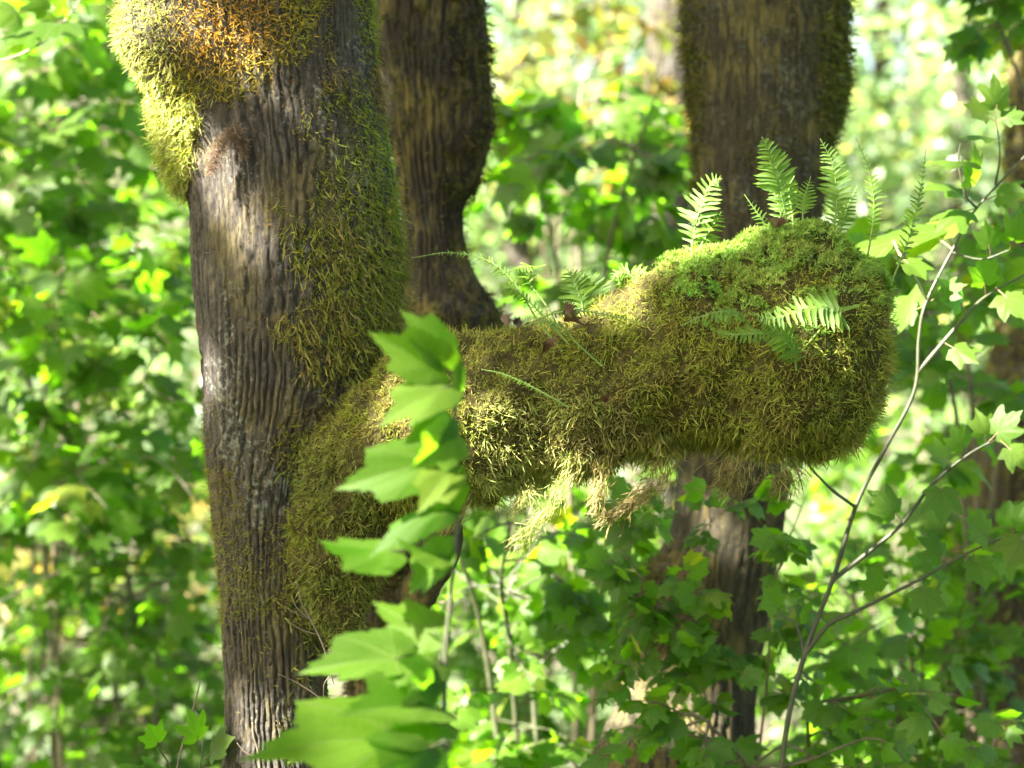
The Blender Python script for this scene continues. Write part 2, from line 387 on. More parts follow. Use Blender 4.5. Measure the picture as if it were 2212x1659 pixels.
OLIVE, GREEN, BROWN, GOLD, PALE, DARK, RUST = (pal(.215, .230, .034), pal(.160, .275, .034), pal(.205, .140, .052), pal(.34, .20, .032),
                                             pal(.29, .30, .095), pal(.13, .14, .030), pal(.17, .085, .025))
def lerp(a, b, t): return a + (b - a) * np.reshape(t, (-1, 1))

# ------------------------------------------------------------------ trunks
def bark_disp(p, amp=0.010, f=38.0, seed=0, th=None, ridges=60):
    """furrowed bark: wandering vertical ridges that merge and break, cross-cracked into small plates"""
    if th is None:
        n1 = sstep(.0, .42, np.abs(2 * noise(p, (f, f, f * .13), seed) - 1)); brk = 0
    else:
        wob = 1.0 * (noise(p, (9, 9, 3), seed + 5) - .5) + .7 * (noise(p, (24, 24, 6), seed + 6) - .5) + .6 * (noise(p, (70, 70, 35), seed + 12) - .5)
        def rid(n_, k_):
            ph_ = n_ * th / (2 * np.pi) + wob * k_; return sstep(0.0, .6, 1 - np.abs(((ph_ % 1.0) - .5) * 2)), ph_
        ra, ph = rid(ridges, 1.0); rb, _ = rid(int(ridges * .68), 1.1); rc, _ = rid(int(ridges * .45), 1.2)
        ma = sstep(.42, .58, noise(p, (13, 13, 4), seed + 14)); mb = sstep(.5, .62, noise(p, (11, 11, 5), seed + 15))
        n1 = (ra * (1 - ma) + rb * ma) * (1 - mb) + rc * mb * 1.15
        n1 = n1 * (.45 + .55 * sstep(.3, .55, noise(p, (30, 30, 9), seed + 7)))
        cell = np.floor(ph)
        zz = p[..., 2] * 22 + cell * 3.71 + .6 * noise(p, (60, 60, 30), seed + 8)
        brk = sstep(.16, .0, np.abs((zz % 1.0) - .5)) * (noise(np.stack([cell, np.floor(zz), 0 * zz], -1), (3.3, 3.3, 1), seed + 10) > .45)
    n3 = noise(p, (f * 2.6, f * 2.6, f * 1.8), seed + 2); n4 = noise(p, (f * .5, f * .5, f * .2), seed + 3)
    return amp * (n1 - .7 * brk * n1 + n3 * .5 + n4 * .6 - 1.0)
def trunk_grid(table, D, nu, nv, zoom_lo=None, lump=None, amp=0.010, f=38.0, seed=0, lean=0.0, squash=1.0, ridges=60):
    """table rows: (py, left px, right px) at depth D, top to bottom"""
    t = np.array(table, float)
    a_, b_ = max(t[0, 0], -160.0), min(t[-1, 0], 1820.0); k = max(int(nv * .11), 2)
    py = np.concatenate([np.linspace(t[0, 0], a_, k, endpoint=False), np.linspace(a_, b_, nv - 2 * k, endpoint=False), np.linspace(b_, t[-1, 0], k)])
    py = np.unique(py); nv = len(py)
    order = np.argsort(t[:, 0])
    cs = catmull(np.stack([t[order, 0], t[order, 1], t[order, 2]], -1), 400)
    L = np.interp(py, cs[:, 0], cs[:, 1]); R = np.interp(py, cs[:, 0], cs[:, 2])
    s = K * D / W
    r = (R - L) / 2 * s; cx = ((L + R) / 2 - W / 2) * s; z = EYE - (py - H / 2) * s
    q = np.linspace(0, 2 * np.pi, nu, endpoint=False); th = q + .42 * np.sin(q) + np.pi / 2       # finer on the side that faces the path
    dirv = np.stack([np.cos(th), np.sin(th) * squash, np.zeros_like(th)], -1)
    base = np.stack([cx, D + lean * (z - EYE), z], -1)
    g = base[:, None] + r[:, None, None] * dirv[None]
    disp = bark_disp(g, amp, f, seed, np.broadcast_to(th[None, :], g.shape[:2]), ridges) + 0.02 * (noise(g, (5, 5, 2.5), seed + 9) - .5)
    if lump is not None: disp = disp + lump(th[None, :], proj(g)[1])
    g = g + dirv[None] * disp[..., None]
    return g
def trunk_mesh(g, mat): return mesh('trunk', g.reshape(-1, 3), [grid_faces(g.shape[0], g.shape[1])], [mat])
def flipn(g, n):
    c = g.mean(1, keepdims=True); s = np.sign((n * (g - c)).sum(-1, keepdims=True)); return n * np.where(s == 0, 1, s)

# --- main tree
MAIN = [(-1500, 330, 760), (-600, 380, 790), (0, 398, 800), (200, 405, 815), (400, 414, 842), (600, 424, 862), (800, 440, 845), (950, 447, 790), (1100, 456, 735),
        (1300, 474, 712), (1500, 486, 712), (1659, 484, 725), (2100, 440, 790), (2650, 330, 900)]
def main_lump(th, py):
    a = np.angle(np.exp(1j * (th - math.radians(196))))          # towards the left, a little to the front
    b = np.angle(np.exp(1j * (th - math.radians(222))))
    up = 1 - sstep(90, 330, py)
    lo = np.angle(np.exp(1j * (th - math.radians(180))))
    skirt = 0.05 * np.exp(-(lo / .5) ** 2) * sstep(150, 300, py) * sstep(450, 330, py)
    m = skirt + 0.118 * np.exp(-(a / .60) ** 2) * up + 0.055 * np.exp(-(b / .42) ** 2) * (1 - sstep(80, 215, py))
    return m * (0.35 + .65 * sstep(-900, -250, py))
gm = trunk_grid(MAIN, 5.15, 430, 380, lump=main_lump, amp=0.0080, f=54, seed=1, ridges=88)
gmn = flipn(gm, grid_normals(gm))
tree1 = thing('maple_tree', 'thick moss-hung maple trunk with grey ridged bark carrying the mossy limb', 'tree', P(600, 2650, 5.15))
part('trunk', trunk_mesh(gm, M_bark), tree1)

def main_moss():
    px, py = proj(gm); front = gmn[..., 1] < 0.25
    ns = noise(gm, (22, 22, 12), 40); ns2 = noise(gm, (60, 60, 30), 41)
    # A: cushion at the top left; B: curtain along the right edge; C: rusty film; D: lower left; E: around the limb's foot
    yb = np.interp(px, [250, 395, 415, 440, 560, 640, 760], [440, 430, 310, 215, 190, 110, -60])
    wa = sstep(40, -30, py - yb + (ns - .5) * 120)
    xb = np.interp(py, [-800, 0, 200, 400, 500, 700, 800, 870, 1000], [760, 770, 735, 665, 645, 660, 700, 760, 830])
    wb = sstep(-50, 60, px - xb + (ns - .5) * 170) * sstep(930, 860, py)
    wc = 0.55 * sstep(.45, .62, ns * .6 + ns2 * .5) * sstep(540, 590, px) * sstep(560, 430, py) + .12 * sstep(.62, .7, ns)
    xd = np.interp(py, [830, 900, 1000, 1100, 1200, 1300, 1380], [420, 452, 492, 505, 590, 650, 400])
    wd = 0.9 * sstep(30, -30, px - xd + (ns - .5) * 140) * sstep(840, 900, py) * sstep(1420, 1320, py)
    we = 1.1 * sstep(580, 660, px + (ns - .5) * 150) * sstep(830, 950, py) * sstep(1500, 1300, py)
    wback = 0.16 * sstep(0.0, 0.4, gmn[..., 1])
    tot = np.maximum.reduce([wa * 1.7, wb * 1.5, wc * 1.2, wd * 1.7, we]) * np.where(front, 1, .25) + wback
    tot = tot * np.where((py < -180) | (py > 1800), .12, 1)
    n = 80000
    pos, nr = sample_grid(gm, gmn, n, tot)
    x, y = proj(pos)
    q = noise(pos, (22, 22, 12), 40); q2 = noise(pos, (9, 9, 6), 44)
    A = sstep(40, -30, y - np.interp(x, [250, 395, 415, 440, 560, 640, 760], [440, 430, 310, 215, 190, 110, -60]) + (q - .5) * 120)
    B = (1 - A) * sstep(-70, 30, x - np.interp(y, [-800, 0, 200, 400, 500, 700, 800, 870, 1000], [760, 770, 735, 665, 645, 660, 700, 760, 830]) + (q - .5) * 170) * sstep(930, 860, y)
    D_ = sstep(840, 900, y) * sstep(640, 560, x)
    E_ = sstep(830, 950, y) * (1 - D_)
    col = np.tile(RUST, (n, 1))
    gold = np.exp(-(((x - 470) / 150) ** 2 + ((y - 40) / 130) ** 2)); 
    ca = lerp(lerp(np.tile(OLIVE, (n, 1)), GOLD, np.clip(gold * 1.4, 0, 1)), PALE, sstep(410, 330, x) * sstep(330, 270, y) * .8)
    col = lerp(col, ca, A); col = lerp(col, lerp(lerp(np.tile(OLIVE, (n, 1)) * .95, GREEN * .95, sstep(740, 880, x) * .6), BROWN, sstep(.55, .75, q2)), B)
    col = lerp(col, lerp(np.tile(pal(.15, .10, .02), (n, 1)), OLIVE * .8, q2), D_); col = lerp(col, lerp(np.tile(DARK, (n, 1)), OLIVE, q2), E_)
    L = 0.013 + 0.014 * A + 0.014 * B + .007 * D_ + .020 * E_
    L = L * (1 + .6 * A * sstep(180, 280, y)); Wd = np.where(L < .016, .85, .56)
    d = hang(nr, .9 - .2 * B, .25 + .35 * A * sstep(60, 220, y) + .75 * B + .35 * E_, .5)
    me = moss_mesh('moss', pos - nr * .003, d, L, Wd, col)
    part('moss', me, tree1, kind='stuff')
    # long dangling strands: fringe of the cushion and the beard on the right
    m1 = A * sstep(190, 250, y) * sstep(480, 400, x) > rng.random(n) * 1.0
    m2 = B * sstep(350, 500, y) > rng.random(n) * 3.2
    k = np.where(m1 | m2)[0]; k = k[rng.random(len(k)) < .5]
    cc = np.where(m1[k][:, None], PALE * 1.0, lerp(np.tile(OLIVE, (len(k), 1)), pal(.22, .18, .06), rng.random(len(k))))
    me = moss_mesh('hanging_moss', pos[k] - nr[k] * .002, hang(nr[k], .5, .95, .22), np.where(m1[k], .05, .06), .65, cc, TWIST)
    part('hanging_moss', me, tree1, kind='stuff')
main_moss()

# the tuft of dry rootlets on the bark
def rootlets():
    n = 900; t = rng.random(n)
    c = catmull([P(455, 370, 4.93), P(480, 310, 4.92), P(510, 285, 4.92), P(528, 330, 4.93)], 60)
    i = (t * 59).astype(int); pos = c[i] + rng.normal(0, .006, (n, 3)); pos[:, 1] -= .004
    d = unit(np.gradient(c, axis=0))[i] * .4 + rng.normal(0, .5, (n, 3)) + [0, -.25, -.3]
    part('rootlets', moss_mesh('rootlets', pos, d, .022, .8, np.tile(pal(.17, .11, .085), (n, 1)), TWIST), tree1, kind='stuff')
rootlets()

# --- the mossy limb of the main tree
LIMB = np.array([(748, 1400, 5.02, 22, .7), (742, 1300, 5.02, 70, .7), (742, 1180, 5.02, 104, .75), (785, 1050, 5.0, 140, .85), (880, 965, 4.95, 158, .9), (1000, 905, 4.93, 190, .9),
                 (1130, 882, 4.92, 176, .92), (1270, 852, 4.90, 163, .95), (1390, 808, 4.88, 172, .95), (1490, 772, 4.86, 194, .95), (1590, 752, 4.84, 222, .95),
                 (1690, 756, 4.82, 238, .95), (1785, 766, 4.81, 222, .95), (1852, 770, 4.80, 178, .95), (1898, 774, 4.80, 112, .95), (1916, 776, 4.80, 15, .95)])
def limb_grid(nu=150, nv=260):
    cs = catmull(LIMB, nv)
    c = np.stack([P(*r[:3]) for r in cs]); r = np.maximum(cs[:, 3], 3) * K * cs[:, 2] / W
    T = np.gradient(c, axis=0); T[:, 1] = 0; T = unit(T)
    N = np.stack([-T[:, 2], 0 * T[:, 0], T[:, 0]], -1)         # up-ish, perpendicular to the path in the picture plane
    th = np.linspace(0, 2 * np.pi, nu, endpoint=False)
    # keep ring planes upright towards the bulbous end so that it closes roundly
    dirv = np.cos(th)[None, :, None] * N[:, None] + (np.sin(th)[None, :, None] * np.array([0, 1.0, 0])) * cs[:, 4][:, None, None]
    g = c[:, None] + r[:, None, None] * dirv
    lump = 0.042 * (noise(g, (8, 8, 8), 60) - .5) + 0.034 * (noise(g, (22, 22, 22), 61) - .5) + .016 * (noise(g, (55, 55, 55), 62) - .5)
    g = g + unit(g - c[:, None]) * lump[..., None] * np.clip(r / .06, 0, 1)[:, None, None]
    return g
gl = limb_grid(); gln = flipn(gl, grid_normals(gl))
limb = part('limb', mesh('limb', gl.reshape(-1, 3), [grid_faces(gl.shape[0], gl.shape[1]), np.arange(150)[None], np.arange(gl.shape[0] * 150 - 150, gl.shape[0] * 150)[None]], [M_core]), tree1)
def sub(name, me, **kw):
    o = obj(name, me, limb, **kw); return o
def limb_moss():
    px, py = proj(gl)
    w = np.where(gln[..., 1] < .35, 1.0, .2) * (.3 + 1.2 * sstep(.3, .6, noise(gl, (38, 38, 38), 77)))
    n = 118000
    pos, nr = sample_grid(gl, gln, n, w)
    x, y = proj(pos)
    up = nr[:, 2]; q = noise(pos, (11, 11, 11), 70); q2 = noise(pos, (28, 28, 28), 71); q3 = noise(pos, (5, 5, 5), 73)
    bulb = sstep(1400, 1560, x)
    top = sstep(.05, .75, up + (q - .5) * .5)
    col = np.tile(OLIVE, (n, 1))
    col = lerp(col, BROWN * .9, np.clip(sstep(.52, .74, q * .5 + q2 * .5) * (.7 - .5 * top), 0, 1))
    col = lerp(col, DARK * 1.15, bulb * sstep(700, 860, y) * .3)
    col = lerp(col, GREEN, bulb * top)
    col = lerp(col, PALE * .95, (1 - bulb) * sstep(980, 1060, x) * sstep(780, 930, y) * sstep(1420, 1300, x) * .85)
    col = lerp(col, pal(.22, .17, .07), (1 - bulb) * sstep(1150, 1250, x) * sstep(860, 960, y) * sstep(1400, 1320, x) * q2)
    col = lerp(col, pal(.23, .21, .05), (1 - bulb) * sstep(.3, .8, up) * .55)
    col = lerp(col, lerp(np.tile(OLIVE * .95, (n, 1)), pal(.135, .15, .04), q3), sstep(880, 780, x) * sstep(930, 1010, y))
    L = .025 + .007 * (1 - top); L = np.where((bulb > .5) & (top > .5), .017, L)
    low = sstep(.0, -.8, up)
    d = hang(nr, .7, .15 + .35 * (1 - top) * (1 - bulb * .6) + .2 * low, .95)
    sw = np.stack([noise(pos, (24, 24, 24), 80 + c_) - .5 for c_ in range(3)], -1)
    d = d + sw * 1.3; d[:, 2] += .5 * sstep(.5, 1, up); d = unit(d)
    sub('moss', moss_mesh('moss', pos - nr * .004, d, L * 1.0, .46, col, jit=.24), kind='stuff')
    # star-shaped cushion moss on the crown of the bulb
    m = np.where(bulb * sstep(.15, .7, up + (q - .5) * .6) * sstep(740, 640, y) > rng.random(n))[0]; m = m[rng.random(len(m)) < .75]
    cg = lerp(np.tile(pal(.155, .25, .036), (len(m), 1)), pal(.125, .265, .028), sstep(.5, .7, q[m])) 
    cg = lerp(cg, pal(.19, .21, .04), sstep(.45, .8, q2[m]) * .6)
    nn = unit(nr[m] + rng.normal(0, .35, (len(m), 3)))
    sub('star_moss', moss_mesh('star_moss', pos[m] + nr[m] * rng.uniform(.004, .016, (len(m), 1)), nn, .0105, 1.0, cg, STAR), kind='stuff')
    # hanging fringe below the limb
    fr = np.array([(620, 720, .02), (1000, 1100, .045), (1130, 1230, .075), (1240, 1330, .06), (1370, 1480, .075), (1480, 1720, .05), (1730, 1830, .03)])
    k = np.where((up < -.45) & (nr[:, 1] < .5) & (x > 880) & (y > np.interp(x, [880, 1200, 1400, 1600, 1800, 1950], [1030, 980, 925, 925, 920, 860])))[0]
    k = k[rng.random(len(k)) < .6]
    Lf = np.interp(x[k], [900, 1000, 1100, 1180, 1240, 1300, 1350, 1430, 1490, 1600, 1700, 1800, 1900], [.03, .04, .04, .075, .05, .065, .035, .085, .04, .05, .045, .03, .02])
    cf = lerp(np.tile(pal(.17, .14, .05), (len(k), 1)), OLIVE * .9, .35 + .65 * rng.random(len(k)))
    cf = lerp(cf, PALE, sstep(1350, 1250, x[k]) * .7)
    cl = (noise(pos[k], (30, 30, 1), 75) - .5)
    dd = hang(nr[k], .25, 1.0, .28); dd[:, 0] += -.35 * sstep(1500, 1350, x[k]) + cl * .8
    sub('hanging_moss', moss_mesh('hanging_moss', pos[k] + [0, 0, .01], unit(dd), Lf * (.75 + cl * 1.2), .42, cf, TWIST), kind='stuff')
limb_moss()

# long bearded tassels that hang below the limb
def tassel(pts, spread, n, L, col, end=0.0):
    c = catmull([P(*p) for p in pts], 80); t = rng.random(n) ** .8
    i = (t * 79).astype(int); sp = spread * (1 - .75 * t + end * t ** 4)
    pos = c[i] + rng.normal(0, 1, (n, 3)) * sp[:, None]
    d = unit(np.gradient(c, axis=0))[i] + rng.normal(0, .36, (n, 3))
    return moss_mesh('moss_tassel', pos, d, L * 1.6, .34, np.tile(col, (n, 1)), TWIST + STR[:3])
for pts, sp, n, L, col, end in [
    ([(1245, 1000, 4.80), (1215, 1050, 4.79), (1185, 1105, 4.78), (1150, 1140, 4.78), (1120, 1170, 4.78)], .013, 330, .026, PALE * .8, .55),
    ([(1310, 990, 4.79), (1300, 1040, 4.78), (1285, 1085, 4.78)], .010, 160, .028, pal(.24, .2, .08), 0),
    ([(1440, 990, 4.78), (1420, 1040, 4.78), (1370, 1085, 4.79), (1310, 1120, 4.80)], .018, 330, .034, pal(.18, .145, .06), 0),
    ([(1010, 1060, 4.83), (985, 1100, 4.83), (960, 1140, 4.83)], .018, 240, .026, pal(.2, .17, .06), 0),
    ([(1130, 1040, 4.82), (1140, 1070, 4.81), (1120, 1090, 4.81)], .016, 170, .028, PALE * .8, 0),
    ([(1600, 985, 4.74), (1590, 1020, 4.74), (1570, 1045, 4.75)], .026, 320, .032, pal(.15, .13, .05), 0),
    ([(1690, 990, 4.74), (1700, 1020, 4.74), (1690, 1040, 4.75)], .024, 260, .03, pal(.15, .14, .05), 0)]:
    sub('moss_tassel', tassel(pts, sp, n, L, col, end), kind='stuff')
# broken stub under the limb
c = catmull([P(905, 1060, 4.98), P(945, 1130, 4.96), P(950, 1190, 4.97), P(900, 1290, 5.05), P(870, 1400, 5.12)], 40)
v, f = tube(c, np.linspace(.05, .032, 40), 40)
v = v + unit(v - np.repeat(c, 40, 0)) * bark_disp(v, .008, 40, 4)[:, None]
sub('broken_stub', mesh('broken_stub', v, f, [M_bark2]))

# --- other trees
def moss_on(g, n, wfun, colfun, L, parent, out=.8, down=.5, jit=.4, width=1.0):
    nr0 = flipn(g, grid_normals(g)); px, py = proj(g)
    pos, nr = sample_grid(g, nr0, n, wfun(px, py, g, nr0) * np.where((py < -180) | (py > 1800), .12, 1))
    x, y = proj(pos); col = colfun(x, y, pos)
    Lv = L(x, y) if callable(L) else L
    part('moss', moss_mesh('moss', pos - nr * .003, hang(nr, out, down, jit), Lv, width, col), parent, kind='stuff')

T2 = [(-1400, 860, 1120), (-500, 815, 1060), (0, 800, 1022), (200, 825, 1006), (400, 858, 1000), (540, 866, 1012), (640, 860, 1050), (720, 850, 1080), (900, 820, 1060), (1150, 790, 960), (1350, 770, 890),
      (1659, 745, 880), (2100, 700, 930), (2400, 620, 1000)]
def lump2(th, py):
    a = np.angle(np.exp(1j * (th - math.radians(-18)))); b = np.angle(np.exp(1j * (th - math.radians(-30))))
    return 0.075 * np.exp(-(a / .75) ** 2) * np.interp(py, [-900, -200, 0, 150, 280, 400, 450], [.2, .5, .45, .75, 1.0, .55, 0]) + .02 * np.exp(-(b / 1) ** 2) * sstep(560, 700, py)
g2 = trunk_grid(T2, 6.15, 150, 230, lump=lump2, amp=.007, f=40, seed=21, ridges=50)
tree2 = thing('maple_tree', 'dark trunk in shade directly behind the thick trunk, with a shaggy moss lump', 'tree', P(810, 2400, 6.15))
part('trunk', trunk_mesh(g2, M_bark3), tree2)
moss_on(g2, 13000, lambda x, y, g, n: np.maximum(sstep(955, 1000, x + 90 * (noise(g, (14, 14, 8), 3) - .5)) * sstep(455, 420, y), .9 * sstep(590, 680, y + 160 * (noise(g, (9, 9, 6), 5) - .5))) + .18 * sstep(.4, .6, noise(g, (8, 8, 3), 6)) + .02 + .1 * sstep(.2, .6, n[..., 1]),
        lambda x, y, p: lerp(lerp(np.tile(pal(.045, .034, .010), (len(x), 1)), OLIVE * .28, noise(p, (9, 9, 6), 8)), OLIVE * .45, sstep(1000, 1070, x) * .7), .034, tree2, .9, .5, .4, 1.2)  # moss colours lowered too, painting in this trunk's shade

T3 = [(-1400, 1530, 1880), (-500, 1505, 1830), (0, 1495, 1800), (200, 1500, 1795), (400, 1498, 1778), (520, 1502, 1765), (800, 1485, 1735), (1030, 1462, 1705), (1130, 1450, 1690), (1300, 1400, 1660), (1500, 1335, 1634), (1659, 1270, 1640), (2000, 1180, 1690), (2350, 1080, 1780)]
def lump3(th, py):
    a = np.angle(np.exp(1j * (th - math.radians(0)))); b = np.angle(np.exp(1j * (th - math.radians(183))))
    return .035 * np.exp(-(a / .6) ** 2) * sstep(340, 200, py) + .022 * np.exp(-(b / .6) ** 2) * sstep(420, 120, py) + .04 * np.exp(-(b / .7) ** 2) * sstep(1150, 1260, py) * sstep(1500, 1350, py)
g3 = trunk_grid(T3, 6.25, 170, 250, lump=lump3, amp=.006, f=44, seed=31, ridges=64)
tree3 = thing('maple_tree', 'straight trunk with a thin moss coat rising behind the bulbous limb end', 'tree', P(1455, 2350, 6.25))
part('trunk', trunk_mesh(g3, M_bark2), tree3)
moss_on(g3, 20000, lambda x, y, g, n: (.9 * sstep(.35, .6, noise(g, (10, 10, 5), 13)) * sstep(560, 380, y) + .9 * sstep(1560, 1500, x) * sstep(480, 380, y) + sstep(1740, 1780, x) * sstep(330, 260, y)) * sstep(1060, 900, y) + sstep(1480, 1400, x) * sstep(1130, 1220, y) * sstep(1480, 1400, y) + .04 + .1 * sstep(.2, .6, n[..., 1]),
        lambda x, y, p: lerp(lerp(np.tile(pal(.085, .064, .014), (len(x), 1)), OLIVE * .5, noise(p, (9, 9, 6), 18)), pal(.085, .095, .016), sstep(1740, 1800, x)), lambda x, y: .016 + .018 * sstep(1750, 1790, x) + .012 * sstep(1540, 1500, x), tree3, .9, .45, .4, 1.2)

def simple_tree(label, table, D, mat, seed, nm=0, col=None):
    g = trunk_grid(table, D, 90, 160, amp=.016, f=26, seed=seed, ridges=40)
    t = thing('maple_tree', label, 'tree', (g[-1].mean(0)))
    part('trunk', trunk_mesh(g, mat), t)
    if nm: moss_on(g, nm, lambda x, y, gg, n: .15 + sstep(.4, .65, noise(gg, (4, 4, 2), seed)), lambda x, y, p: lerp(np.tile(pal(.12, .10, .025), (len(x), 1)), OLIVE, noise(p, (6, 6, 4), 8)), .05, t, .8, .5, .4, 1.3)
    return t
def shade_crown(t, at_, R, n, dist, gap):
    ctr = at_ + S * dist
    pos = ctr + unit(rng.normal(size=(n, 3))) * (rng.random((n, 1)) ** .4) * np.array(R)
    pos = pos[noise(pos, (1.5, 1.5, 1.5), 95) > gap]
    leaf_cloud('crown', pos, .17, t, M_leaf_mass, QUAD, flat=.5, cam_=.2)  # added out-of-view leaves, placed to shade the given spot
    b = np.array(t.location)
    v, f = tube(catmull([b + [0, 0, 3.5], (b + ctr) / 2 + [0, 0, 1.6], ctr], 30), np.linspace(.07, .02, 30), 8); part('added_crown_limb', mesh('added_crown_limb', v, f, [M_bark2]), t)  # added limb joining the leaf cluster to its trunk
tree4 = simple_tree('dark mossy trunk cut by the picture edge, behind the slender pale-stemmed sapling', [(-1400, 2250, 2420), (200, 2185, 2360), (700, 2150, 2330), (900, 2100, 2330), (1100, 2060, 2340), (1350, 2010, 2380), (1700, 1960, 2440), (1950, 1900, 2500)], 8.2, M_bark2, 51, 6000)
tree5 = simple_tree('blurred brown trunk far off between the two darker trunks', [(-1300, 1420, 1520), (0, 1402, 1500), (480, 1375, 1490), (900, 1360, 1490), (1300, 1340, 1500)], 13.0, M_bark, 61, 1500)

# ------------------------------------------------------------------ leaves
def leaf_template(notch=.62, fine=True, broad=False, serr=0.0, petiole=0.5, curl=.22, fold=.15, seed=0):
    """blade base at y=petiole, tip at y=petiole+1; normal +Z"""
    r = np.random.default_rng(seed)
    if broad:
        half = [(0, 1.0), (5, .90), (8, .91), (13, .80), (16, .81), (21, .735), (24, .745), (29, .74), (33, .79), (38, .84), (43, .86), (47, .79), (51, .785), (56, .71), (60, .715), (66, .655), (71, .665), (78, .65), (85, .635), (92, .60), (102, .52), (116, .43), (136, .34), (156, .22)]
    elif fine:
        half = [(0, 1.0), (7, .86), (14, .76), (21, notch + .08), (25, notch), (32, .72), (38, .84), (44, .90), (51, .74), (60, .62), (68, notch * .8), (76, .50), (86, .56), (94, .58), (104, .44), (124, .34), (146, .26), (164, .14)]
    else:
        half = [(0, 1.0), (22, notch), (44, .9), (68, notch * .8), (94, .58), (140, .28)]
    pts = half[::-1][:-1]; ring = [(-a, q) for a, q in half[:0:-1]] + half    # left tip-wards, then right
    ring = [(-a, q) for a, q in half[::-1][:-1]] + half
    V = [(0, 0, 0, 1)]; n = len(ring); F = []
    for i, (a, q) in enumerate(ring):
        q2 = q * (1 + (serr * (1 if i % 2 else -1) if fine else 0) + r.normal(0, .03)); aa = math.radians(a)
        V.append((math.sin(aa) * q2, math.cos(aa) * q2, 0, 0))
    if fine:
        n0 = len(V)
        for i, (a, q) in enumerate(ring):
            aa = math.radians(a); V.append((math.sin(aa) * q * .5, math.cos(aa) * q * .5, 0, 0))
        for i in range(n - 1): F += [(0, n0 + i, n0 + i + 1), (n0 + i, 1 + i, 2 + i), (n0 + i, 2 + i, n0 + i + 1)]
    else:
        for i in range(n - 1): F.append((0, 1 + i, 2 + i))
    V = np.array(V, float)
    x, y = V[:, 0].copy(), V[:, 1].copy(); rr = np.hypot(x, y); ang = np.degrees(np.arctan2(x, y))
    ridge = np.abs(((np.abs(ang) + 22) % 44) - 22) / 22          # 0 on the main veins
    V[:, 2] = -curl * rr ** 2 + fold * np.abs(x) * .8 - .03 * ridge * rr + .03 * np.sin(5 * x + seed) * rr
    vein = np.clip(1 - ridge * 6, 0, 1) * (rr > 0) * .7 if fine else np.zeros(len(V))
    V = V[:, :3]; V[:, 1] += petiole
    nb = len(F)
    if petiole > 0:
        k = len(V); w = .016
        V = np.concatenate([V, [(-w, petiole, .004), (w, petiole, .004), (w, 0, 0), (-w, 0, 0), (0, petiole, -.03), (0, 0, -.03)]]); vein = np.concatenate([vein, np.zeros(6)])
        F += [(k, k + 1, k + 2), (k, k + 2, k + 3), (k + 1, k + 4, k + 5), (k + 1, k + 5, k + 2), (k + 4, k, k + 3), (k + 4, k + 3, k + 5)]
    return V, np.array(F), vein, nb
def leaf_data(name, mat, pet, **kw):
    V, F, ve, nb = leaf_template(**kw)
    mi = np.zeros(len(F), int); mi[nb:] = 1
    return mesh(name, V, F, [mat, pet], {'vein': ve}, mat_idx=mi)
LEAF_MID = [leaf_data('leaf', M_leaf, M_pet, notch=nt_, fine=True, serr=.03, petiole=.55, curl=cu, fold=fo, seed=s_) for nt_, cu, fo, s_ in [(.60, .25, .12, 1), (.66, .1, .3, 2), (.56, .45, .05, 3), (.64, .05, -.2, 4), (.62, .6, .2, 5)]]
LEAF_LIGHT = [leaf_data('leaf', M_leaf_light, M_pet, notch=nt_, fine=True, broad=br, serr=.02, petiole=.45, curl=cu, fold=fo, seed=s_) for nt_, br, cu, fo, s_ in [(.7, True, .3, .2, 21), (.66, False, .15, .35, 22), (.72, True, .55, .1, 23), (.6, False, .5, -.1, 24), (.7, True, .0, -.35, 25)]]
LEAF_YEL = [leaf_data('leaf', M_leaf_yel, M_pet, notch=.56, fine=False, petiole=.5, curl=cu, fold=.1, seed=s_) for cu, s_ in [(.2, 1), (.35, 2)]]
LEAF_LOW = [leaf_data('leaf', M_leaf, M_pet, notch=nt_, fine=False, petiole=.5, curl=cu, fold=fo, seed=s_) for nt_, cu, fo, s_ in [(.55, .25, .1, 1), (.6, .1, .25, 2), (.5, .4, 0, 3)]]
LEAF_NEAR = [leaf_data('leaf', M_leaf_near, M_stem, notch=nt_, fine=True, broad=True, serr=.012, petiole=.25, curl=cu, fold=fo, seed=s_) for nt_, cu, fo, s_ in [(.74, .35, .25, 11), (.78, .5, .1, 12), (.70, .2, .45, 13), (.74, -.1, -.3, 14)]]
TLOW = [leaf_template(notch=nt_, fine=False, petiole=0, curl=cu, fold=fo, seed=s_)[:2] for nt_, cu, fo, s_ in [(.55, .25, .1, 1), (.6, .1, .25, 2), (.5, .4, 0, 3)]]
QUAD = [(np.array([(0, 0, 0), (.42, .5, .06), (0, 1, -.1), (-.42, .5, .06)], float), np.array([(0, 1, 2), (0, 2, 3)])), (np.array([(0, 0, 0), (.5, .45, -.08), (.12, 1, -.05), (-.38, .6, .1)], float), np.array([(0, 1, 2), (0, 2, 3)]))]

